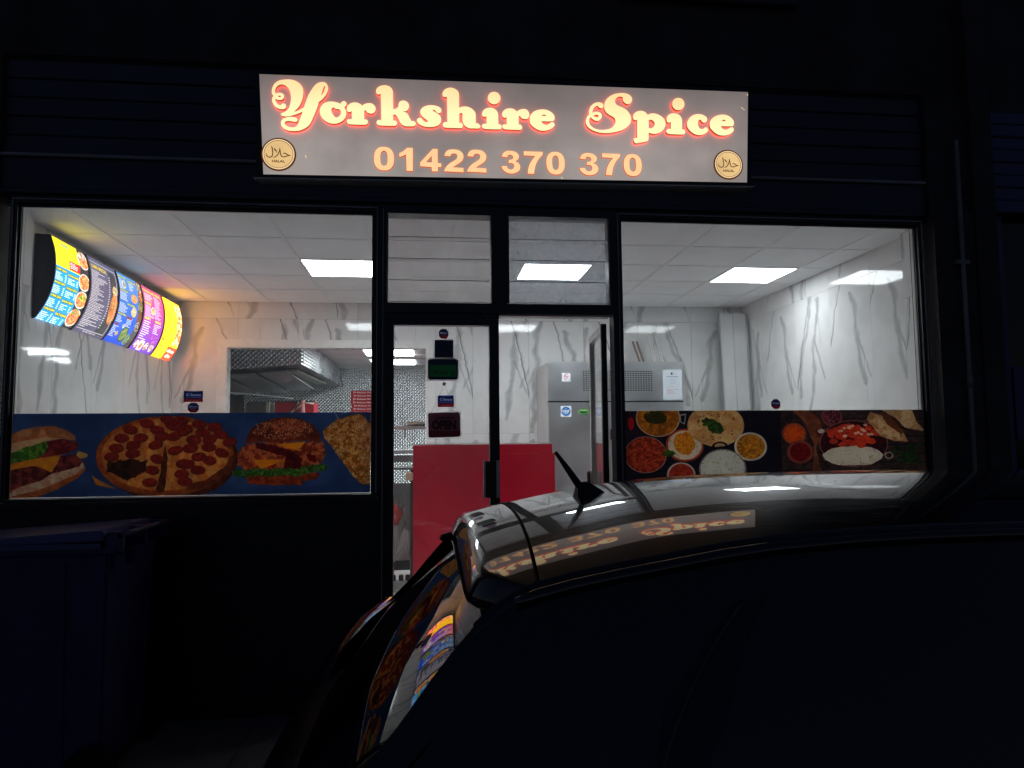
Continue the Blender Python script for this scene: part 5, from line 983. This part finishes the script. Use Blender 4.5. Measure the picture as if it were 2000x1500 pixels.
MB().hexa([(-1.62, 4.4, 2.395), (-1.50, 4.4, 2.40), (-1.42, 6.2, 2.40), (-1.55, 6.2, 2.395)], [(-1.62, 4.4, 2.42), (-1.50, 4.4, 2.425), (-1.42, 6.2, 2.425), (-1.55, 6.2, 2.42)]).build('strip_cover', plain('pale_strip', (.35, .37, .33, 1), .5), hd_)
MB().tube([(-2.9, 4.35, 2.20), (-2.1, 4.9, 2.17), (-1.75, 5.6, 2.16)], .008, 6).build('hanging_rail', alu, hd_)
pb = thing('prep_bench', 'stainless kitchen bench under the pizza boxes', 'bench', (-.9, 4.5, .3))
B('top', steel_m, pb, -1.40, -.06, 4.15, 4.85, 1.45, 1.49); B('shelf', hood_m, pb, -1.38, -.08, 4.2, 4.8, .80, .83)
for x in (-1.36, -.12):
    for y in (4.2, 4.8): MB().tube([(x, y, .306), (x, y, 1.449)], .02, 8).build('leg', alu, pb)
psm = picture('pizza_box_side', paint_pizza_side(), rough=.5)
pbx = MB().box(-.22, .22, 0, .42, 0, .0345).mesh('pizza_box', psm, uv=((0, -.22, .22), (2, 0, .0345)), bevel=.0)
for j in range(18):
    o = inst(pbx, 'pizza_box', None, (-.655+random.uniform(-.008, .008), 4.26+random.uniform(-.008, .008), 1.4905+j*.0375)); tag(o, 'red and white pizza box in the tall stack seen through the hatch', 'pizza box', 'pizza boxes stacked on the kitchen bench')
tag(o, 'topmost red and white pizza box of the stack seen through the hatch', 'pizza box', 'pizza boxes stacked on the kitchen bench')
ks_ = thing('kitchen_shelf', 'white wall shelf with clutter behind the door glass', 'shelf', (-.25, 5.0, 1.7))
B('board', white_m, ks_, -.40, .12, 4.86, 5.16, 1.735, 1.775); B('bracket', alu, ks_, -.3, -.28, 4.9, 5.14, 1.62, 1.7345)
o = MB().box(-.27, -.05, 4.9, 5.1, 1.776, 1.83).build('cardboard_tray', plain('cardboard', (.42, .36, .28, 1), .8), bevel=.004); tag(o, 'flattened cardboard tray on the white kitchen shelf', 'tray')
o = MB(); 
for k in range(7): o.tube([(-.30+.03*k, 4.87, 1.777+.004*k), (-.2+.02*k, 4.86, 1.80-.01*(k % 3)), (-.05, 4.865, 1.776+.006*(k % 4))], .003, 5)
o = o.build('tangled_cable', black_m); tag(o, 'tangle of dark cable on the front of the kitchen shelf', 'cable')
rb = thing('red_appliance', 'dark red boxy appliance low in the kitchen opening under the hood', 'appliance', (-1.72, 5.6, 1.5))
B('body', red_card, rb, -1.965, -1.475, 5.5, 5.9, 1.2, 2.11, bevel=.006); B('lid', hood_dark, rb, -1.975, -1.465, 5.49, 5.91, 2.112, 2.125); B('stand', hood_dark, rb, -1.95, -1.49, 5.52, 5.88, .306, 1.199)
cl = thing('hand_like_shape', 'unclear hand-like shape, built as pink-handled tongs against the red appliance', 'tongs', (-1.6, 5.4, 1.9))  # pink hand-like shape of unknown kind, modelled as tongs
pink = plain('pink_rubber', (.62, .26, .26, 1), .5)
MB().tube([(-1.78, 5.45, 1.93), (-1.70, 5.44, 2.02), (-1.645, 5.44, 2.10)], [.012, .016, .02], 10).build('arm', white_lam, cl, smooth=True)
for k in range(4): MB().tube([(-1.69+.012*k, 5.43, 2.01+.02*k), (-1.665+.02*k, 5.405, 2.035+.018*k), (-1.625+.014*k, 5.43, 2.06+.022*k)], [.016, .021, .014], 10).build('grip', pink, cl, smooth=True)
MB().tube([(-1.62, 5.45, 1.92), (-1.61, 5.44, 2.02), (-1.60, 5.44, 2.13)], [.05, .036, .016], 12).build('sleeve', pink, cl, smooth=True); MB().tube([(-1.60, 5.44, 2.10), (-1.47, 5.44, 2.085)], .010, 8).build('peg', white_lam, cl, smooth=True)
o = B('grey_cabinet', plain('grey_enamel', (.20, .21, .21, 1), .35), None, -2.34, -2.05, 5.6, 6.0, .31, 2.12, bevel=.005); tag(o, 'grey enamel cabinet left of the red appliance in the kitchen', 'cabinet')
o = B('cream_board', plain('cream_board', (.55, .55, .45, 1), .5), None, -2.03, -1.985, 5.3, 5.32, 1.3, 2.10); tag(o, 'narrow cream board standing between grey cabinet and red appliance', 'board')
# things beside the counter, seen low through the door glass
us_ = thing('under_counter_shelf', 'pale shelf with steel edge left of the red counter', 'shelf', (-.5, 2.4, .3))
B('board', hood_m, us_, -1.2, -.132, 2.25, 2.7, 1.40, 1.46); B('lower_board', plain('grey_board', (.3, .31, .31, 1), .5), us_, -1.2, -.132, 2.28, 2.7, 1.33, 1.345); B('back_panel', plain('dusty_grey_panel', (.26, .28, .28, 1), .55), us_, -.33, -.165, 2.62, 2.64, .95, 1.20); B('side_post', plain('dark_brown_post', (.05, .035, .03, 1), .6), us_, -.162, -.134, 2.28, 2.32, .306, 1.33)
B('inner_panel', white_m, us_, -.4, -.165, 2.66, 2.68, .50, .93); B('base', plain('dark_base', (.04, .04, .04, 1), .7), us_, -.4, -.165, 2.5, 2.66, .44, .50)
o = B('power_adaptor', plain('peach_plastic', (.62, .42, .30, 1), .5), None, -.203, -.137, 2.24, 2.27, 1.24, 1.31, bevel=.004); tag(o, 'peach coloured adaptor box beside the red counter edge', 'adaptor')
tb = thing('card_tube', 'thick grey cardboard tube leaning beside the red counter', 'tube', (-.25, 2.4, .6))
MB().tube([(-.36, 2.30, .60), (-.30, 2.36, .80), (-.185, 2.42, 1.0)], [.075, .066, .052], 18).build('tube', plain('grey_tube', (.42, .38, .38, 1), .45), tb, smooth=True); MB().tube([(-.37, 2.295, .56), (-.36, 2.30, .61)], [.078, .078], 18).build('end_ring', steel_side, tb, smooth=True)
MB().tube([(-.178, 2.40, .80), (-.17, 2.40, .94), (-.168, 2.40, 1.0)], [.03, .034, .02], 12).build('cap', plain('tan_cap', (.42, .34, .25, 1), .5), tb, smooth=True)
o = MB().tube([(-.42, 2.30, .98), (-.34, 2.31, 1.03), (-.27, 2.32, .95), (-.29, 2.31, .86)], [.05, .06, .05, .02], 12).build('red_bag', plain('red_bag', (.5, .07, .06, 1), .4), smooth=True); tag(o, 'crumpled red bag on the floor side of the counter', 'bag')
sb = thing('socket_block', 'grey extension block with black plugs on the floor by the counter', 'socket block', (-.24, 2.2, .32))
B('block', plain('grey_socket', (.28, .28, .27, 1), .5), sb, -.34, -.15, 2.16, 2.26, .34, .40, bevel=.006)
for x in (-.30, -.235, -.18): B('plug', black_m, sb, x-.02, x+.02, 2.18, 2.23, .401, .45, bevel=.006)
cbm = plain('grey_cable', (.2, .19, .18, 1), .5)
for i, pts in enumerate(([(-.30, 2.2, .45), (-.28, 2.2, .6), (-.19, 2.21, .72), (-.155, 2.21, .55)], [(-.155, 2.2, .45), (-.17, 2.2, .8), (-.21, 2.2, 1.0), (-.20, 2.22, 1.25)], [(-.30, 2.2, 1.24), (-.28, 2.2, 1.12), (-.22, 2.2, 1.0), (-.19, 2.2, .9)])):
    o = MB().tube(pts, .004, 6).build('cable', cbm); tag(o, ('thin cable looping up from the extension block', 'long cable dropping from the adaptor box', 'short cable hanging under the shelf edge')[i], 'cable')

# ------------------------------------------------------------------ wheelie bin
wbn = thing('wheelie_bin', 'blue lidded wheelie bin on the pavement at the left', 'bin', (-1.7, -.55, .10))
x0, x1, y0, y1 = -2.10, -1.365, -.86, -.27
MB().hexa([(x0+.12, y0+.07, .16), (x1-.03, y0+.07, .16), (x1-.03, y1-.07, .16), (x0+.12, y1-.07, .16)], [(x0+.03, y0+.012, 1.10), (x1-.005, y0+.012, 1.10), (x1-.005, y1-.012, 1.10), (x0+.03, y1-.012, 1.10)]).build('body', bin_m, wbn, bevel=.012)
for rx in (x0+.2, x0+.52): MB().hexa([(rx, y0+.062, .2), (rx+.03, y0+.062, .2), (rx+.03, y0+.08, .2), (rx, y0+.08, .2)], [(rx-.01, y0+.004, 1.06), (rx+.04, y0+.004, 1.06), (rx+.04, y0+.02, 1.06), (rx-.01, y0+.02, 1.06)]).build('rib', bin_m, wbn)
m = MB().box(x0+.02, x1+.03, y0, y0+.018, 1.095, 1.125).box(x0+.02, x1+.03, y1-.018, y1, 1.095, 1.125).box(x0, x0+.02, y0, y1, 1.095, 1.125); m.build('rim', bin_m, wbn, bevel=.004)
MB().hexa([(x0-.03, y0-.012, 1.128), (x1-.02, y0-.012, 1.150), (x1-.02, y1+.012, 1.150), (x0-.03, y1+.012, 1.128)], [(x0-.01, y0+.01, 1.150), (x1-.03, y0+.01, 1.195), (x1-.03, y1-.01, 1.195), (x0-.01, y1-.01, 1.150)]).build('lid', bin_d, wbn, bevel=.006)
MB().box(x0-.02, x1-.025, y0-.018, y0-.0125, 1.118, 1.142).build('lid_lip', bin_d, wbn, bevel=.002)
for y in (y0+.01, (y0+y1)/2-.02, y1-.05): MB().box(x1-.02, x1+.05, y, y+.035, 1.10, 1.185).build('hinge_lug', bin_m, wbn, bevel=.004)
MB().tube([(x1+.045, y0+.01, 1.172), (x1+.045, y1-.01, 1.172)], .014, 12).build('handle_bar', bin_m, wbn, smooth=True)
fr = MB(); fr.box(x1-.004, x1+.045, y0+.05, y0+.062, 1.03, 1.095).box(x1-.004, x1+.045, y0+.16, y0+.172, 1.03, 1.095).box(x1-.004, x1+.045, y0+.05, y0+.172, 1.018, 1.029); fr.build('grab_pocket', bin_m, wbn)
for y in (y0-.01, y1-.04):
    wv = MB().tube([(x1-.05, y, .20), (x1-.05, y+.05, .20)], .10, 22).build('wheel', black_m, wbn, smooth=False)
o = MB().box(-2.9, -2.28, -.16, -.13, .62, .80).build('wall_plate', plain('dark_wall_plate', (.03, .03, .03, 1), .5)); tag(o, 'dark plate low on the wall left of the wheelie bin', 'plate')
# ------------------------------------------------------------------ parked car (nearest thing, tail to the left)
paint, tp, bp = newmat('black_car_paint')
bp.inputs['Base Color'].default_value = (.006, .006, .008, 1); bp.inputs['Roughness'].default_value = .28; bp.inputs['Metallic'].default_value = 0
bp.inputs['Coat Weight'].default_value = 1; bp.inputs['Coat Roughness'].default_value = .015; bp.inputs['Specular IOR Level'].default_value = .05; bp.inputs['Coat IOR'].default_value = 1.75
dn = noise(tp, mapping(tp, (1, 1, 1), 'World'), 160, 3, .7); tp.links.new(ramp(tp, dn, .62, .80, (.004, .004, .004, 1), (.04, .04, .04, 1)), bp.inputs['Coat Roughness'])
bmp = nd(tp, 'ShaderNodeBump'); bmp.inputs['Strength'].default_value = .02; bmp.inputs['Distance'].default_value = .004
tp.links.new(noise(tp, mapping(tp, (1, 1, 1), 'World'), 6, 2), bmp.inputs['Height']); tp.links.new(bmp.outputs[0], bp.inputs['Coat Normal'])
rubber = plain('black_rubber', (.012, .012, .012, 1), .6)
car = thing('parked_car', 'glossy black hatchback parked in front of the shop, lit windows mirrored in its roof', 'car', (1.5, -2.68, 0))
CY = -2.68
def lerp_table(T, x):
    if x <= T[0][0]: return T[0][1]
    for (a, p), (b, q) in zip(T, T[1:]):
        if x <= b:
            f = (x-a)/(b-a); return p+(q-p)*f
    return T[-1][1]
def smooth_table(T):
    xs_ = [t[0] for t in T]; n = len(T)
    m = []
    for i in range(n):
        if i == 0: m.append((T[1][1]-T[0][1])/(T[1][0]-T[0][0]))
        elif i == n-1: m.append((T[-1][1]-T[-2][1])/(T[-1][0]-T[-2][0]))
        else:
            d0 = (T[i][1]-T[i-1][1])/(T[i][0]-T[i-1][0]); d1 = (T[i+1][1]-T[i][1])/(T[i+1][0]-T[i][0]); m.append(0 if d0*d1 < 0 else 2*d0*d1/(d0+d1) if d0+d1 else 0)
    def f(x):
        if x <= T[0][0]: return T[0][1]
        if x >= T[-1][0]: return T[-1][1]
        for i in range(n-1):
            if x <= T[i+1][0]:
                h = T[i+1][0]-T[i][0]; t = (x-T[i][0])/h
                return (2*t**3-3*t*t+1)*T[i][1]+(t**3-2*t*t+t)*h*m[i]+(-2*t**3+3*t*t)*T[i+1][1]+(t**3-t*t)*h*m[i+1]
    return f
ROOF = smooth_table([(.050, 1.374), (.075, 1.392), (.12, 1.405), (.174, 1.417), (.285, 1.438), (.397, 1.456), (.568, 1.471), (.743, 1.478), (1.107, 1.4805), (1.359, 1.4795), (1.70, 1.472), (1.95, 1.454), (2.15, 1.420)])
DROP = .058
HW = lambda x: .52 if x < 1.3 else .52+.02*(x-1.3)
def roof_pt(x, s, dz=0):
    d = DROP*(abs(s)**2.35)*(1+.15*max(0, .35-x))
    return (x, CY+s*HW(x), ROOF(x)-d+dz)
SEAM = lambda s: .150+.016*(1-abs(s)**2)+.010*s*0    # spoiler / roof joint across the car
XR0 = 2.12
rows = []
ss = [-1+2*i/36 for i in range(37)]
for i in range(46):
    f = i/45; rows.append([roof_pt(SEAM(s)+.006+(XR0-SEAM(s)-.006)*f, s) for s in ss])
m = MB().grid(rows); m.build('roof', paint, car, smooth=True)
# fine joint lip
m = MB().grid([[roof_pt(SEAM(s)+.006, s) for s in ss], [roof_pt(SEAM(s)+.005, s, -.012) for s in ss]], flip=True).grid([[roof_pt(SEAM(s)-.0, s, -.012) for s in ss], [roof_pt(SEAM(s)+.0062, s, -.0125) for s in ss]]); m.build('roof_joint', rubber, car)
# tail spoiler: rounded rear edge in plan and section
def tail_x(s): a = abs(s); return .052+.010*a*a+(.075*((a-.72)/.28)**2.4 if a > .72 else 0)
rows = []
for i in range(15):
    f = i/14; row = []
    for s in ss:
        xa, xb = SEAM(s), tail_x(s); x = xa+(xb-xa)*f
        p = roof_pt(max(x, .052), s); 
        row.append((x, p[1], p[2]-.020*max(0, (f-.72)/.28)**2.2))
    rows.append(row)
last = rows[-1]
for k in range(1, 7):
    a = k/6*math.pi/2; rows.append([(x-.006*math.sin(a*2)+.012*(1-math.cos(a)), y, z-.026*math.sin(a)) for x, y, z in last])
last2 = rows[-1]
rows.append([(x+.10, y, z+.004) for x, y, z in last2])
MB().grid(rows, flip=True).build('spoiler', paint, car, smooth=True)
MB().tube([(.046, CY+.06, 1.352), (.030, CY+.05, 1.350), (.026, CY+.05, 1.344)], [.010, .008, .004], 10).build('washer_jet', rubber, car, smooth=True)
# rear window glass
GC = [(.150, 1.368), (.105, 1.350), (.052, 1.310), (.000, 1.262), (-.050, 1.214), (-.105, 1.165), (-.150, 1.108), (-.195, 1.045), (-.235, .980)]
GW = [.47, .49, .515, .535, .555, .572, .588, .60, .61]
def glass_row(i, off=0.0, wide=0.0):
    x, z = GC[i]; x2, z2 = GC[min(i+1, len(GC)-1)]; x1, z1 = GC[max(i-1, 0)]
    t = Vector((x2-x1, 0, z2-z1)).normalized(); nrm = Vector((t.z, 0, -t.x)); 
    if nrm.x > 0: nrm = -nrm
    return [(x+nrm.x*(off-.050*s*s)-.0, CY+s*(GW[i]+wide), z+nrm.z*(off-.050*s*s)) for s in ss]
MB().grid([glass_row(i) for i in range(len(GC))]).build('rear_window', car_glass, car, smooth=True)
MB().grid([glass_row(i, -.012, .05) for i in range(len(GC))]).build('window_surround', rubber, car, smooth=True)
# body side and tail as one skin
EDGE = smooth_table([(-.42, .62), (-.36, .80), (-.27, .93), (-.20, 1.02), (-.12, 1.105), (-.05, 1.175), (.03, 1.27), (.09, 1.325), (.15, 1.352), (.34, 1.387), (.50, 1.409), (.74, 1.420), (1.1, 1.4215), (1.36, 1.4205), (1.7, 1.412), (2.12, 1.362), (2.4, 1.17), (2.68, .98), (2.9, .93), (3.25, .84), (3.40, .70), (3.46, .5)])
WID = smooth_table([(-.42, .60), (-.3, .615), (-.1, .585), (.03, .545), (.15, .523), (.74, .523), (1.36, .525), (1.9, .54), (2.3, .60), (2.62, .70), (3.0, .72), (3.3, .66), (3.46, .5)])
BODY = smooth_table([(-.42, .66), (-.30, .755), (-.1, .80), (.3, .825), (1.2, .83), (2.4, .82), (3.0, .80), (3.3, .73), (3.46, .56)])
SX = [-.42, -.39, -.36, -.33, -.30, -.27, -.24, -.20, -.16, -.12, -.08, -.04, 0, .03, .06, .09, .12, .15, .2, .27, .34, .42, .5, .62, .74, .9, 1.1, 1.36, 1.55, 1.7, 1.86, 2.02, 2.12, 2.25, 2.4, 2.62, 2.76, 2.9, 3.08, 3.25, 3.34, 3.40, 3.46]
def side_pts(x, sgn):
    ze, we, wb = EDGE(x), WID(x), BODY(x); belt = .93; out = []
    for k in range(17):
        f = k/16
        z = ze-(ze-.20)*f
        if z > belt and ze > belt: g = (ze-z)/(ze-belt); y = we+(wb-.03-we)*(g**1.05)+.010*math.sin(g*math.pi)
        else:
            top = min(ze, belt); g = (top-z)/max(.05, top-.20); st = we if ze <= belt else wb-.03
            y = st+(wb-st)*min(1, g*3.0) if g < .34 else wb-.06*((g-.34)/.66)**2
        out.append((x, CY+sgn*y, z))
    return out
for sgn in (-1, 1):
    MB().grid([side_pts(x, sgn) for x in SX], flip=(sgn > 0)).build('body_side', paint, car, smooth=True)
    MB().grid([[(x, CY+sgn*(WID(x)-.004), EDGE(x)+.004) for x in SX[14:32]], [(x, CY+sgn*(WID(x)+.006), EDGE(x)-.001) for x in SX[14:32]], [(x, CY+sgn*(WID(x)+.010), EDGE(x)-.012) for x in SX[14:32]]], flip=(sgn < 0)).build('roof_moulding', paint, car, smooth=True)
    MB().tube([(x, CY+sgn*(WID(x)+.009), EDGE(x)-.014) for x in SX[16:33]], .011, 18).build('drip_rail', paint, car, smooth=True)
    gx_ = [(.30, 1.22), (.42, 1.33), (1.05, 1.36), (1.05, .985), (.36, .985), (.24, 1.08)]; gf = [(1.10, 1.36), (1.85, 1.31), (2.35, 1.02), (2.40, .985), (1.10, .985)]
    tr_ = []
    for k in range(13):
        x = .24+.19*(k/12)**1.6; z = 1.03+.30*(k/12)**.9
        ze, we, wb = EDGE(x), WID(x), BODY(x); gg = max(0, min(1, (ze-z)/(ze-.93))); tr_.append((x, CY+sgn*(we+(wb-.03-we)*(gg**1.05)+.010*math.sin(gg*math.pi)+.002), z))
    MB().tube(tr_, .0035, 10).build('window_trim', paint, car, smooth=True)
    for poly in (gx_, gf):
        P = []
        for x, z in poly:
            ze, we, wb = EDGE(x), WID(x), BODY(x); gg = max(0, min(1, (ze-z)/(ze-.93))); y = we+(wb-.03-we)*(gg**1.05)+.010*math.sin(gg*math.pi)+.002; P.append((x, CY+sgn*y, z))
        MB().quad(*(P if sgn < 0 else P[::-1])).build('side_window', car_glass, car)
tw = []
for i in range(13):
    s = -1+i/6; tw.append(s)
TAIL = [(-.235, .980), (-.28, .955), (-.335, .90), (-.375, .82), (-.40, .72), (-.43, .60), (-.455, .50), (-.46, .38), (-.44, .26)]
rows = [[(x+(.10 if z > .9 else .06)*abs(s)**3, CY+s*(WID(x)+.035 if z > .9 else BODY(-.35)-.02), z-.0*s) for s in tw] for x, z in TAIL]
MB().grid(rows).build('tailgate', paint, car, smooth=True)
for sgn in (-1, 1):
    LP = [(-.10, 1.115, .02), (-.175, 1.06, .10), (-.245, .985, .155), (-.30, .89, .185), (-.335, .78, .19), (-.35, .66, .18)]
    g_ = []
    for x, z, o in LP: g_.append([(x+.015, CY+sgn*(.575), z+.01), (x-.020, CY+sgn*(.615+o*.1), z), (x-.016, CY+sgn*(.65+o*.35), z-.005), (x+.03, CY+sgn*(.66+o*.55), z-.012), (x+.09, CY+sgn*(.655+o*.62), z-.02)])
    MB().grid(g_, flip=(sgn > 0)).build('tail_light', plain('dark_red_lens', (.05, .004, .004, 1), .04, coat=1) if sgn < 0 else MATS['dark_red_lens'], car, smooth=True)
MB().grid([[(2.12, CY+s*.545, 1.425-.055*s*s) for s in ss], [(2.38, CY+s*.62, 1.225-.05*s*s) for s in ss], [(2.62, CY+s*.69, 1.02-.04*s*s) for s in ss]], flip=False).build('windscreen', car_glass, car, smooth=True)
MB().grid([[(x, CY+s*(WID(x)+.01), z-.05*s*s) for s in ss] for x, z in ((2.60, 1.01), (2.9, .975), (3.2, .90), (3.36, .80), (3.44, .66), (3.48, .5), (3.47, .3))]).build('bonnet', paint, car, smooth=True)
MB().box(-.35, 3.35, CY-.74, CY+.74, .17, .22).build('underbody', rubber, car)
for x in (.32, 2.78):
    for sgn in (-1, 1):
        y = CY+sgn*.76; wv = MB().tube([(x, y-.10, .30), (x, y-.088, .30), (x, y+.088, .30), (x, y+.10, .30)], [.27, .30, .30, .27], 30).build('wheel', rubber, car, smooth=True)
        o = MB().tube([(x, y+sgn*.098, .30), (x, y+sgn*.106, .30)], [.20, .185], 24).build('rim', alu); o.parent = wv
an = MB(); b0 = [(.290, CY-.018, 1.434), (.405, CY-.010, 1.452), (.405, CY+.010, 1.452), (.290, CY+.018, 1.434)]
# fin base and whip aerial
AX = Vector((.30, CY-.075, 1.44))
MB().hexa([(.292, CY-.125, 1.425), (.372, CY-.082, 1.440), (.372, CY-.068, 1.440), (.292, CY-.045, 1.428)], [(.300, CY-.084, 1.470), (.322, CY-.078, 1.472), (.322, CY-.072, 1.472), (.300, CY-.066, 1.470)]).build('aerial_base', rubber, car, bevel=.003)
MB().tube([(.312, CY-.075, 1.452), (.285, CY-.075, 1.492), (.256, CY-.075, 1.532)], [.0085, .0065, .0036], 12).build('aerial', rubber, car, smooth=True)
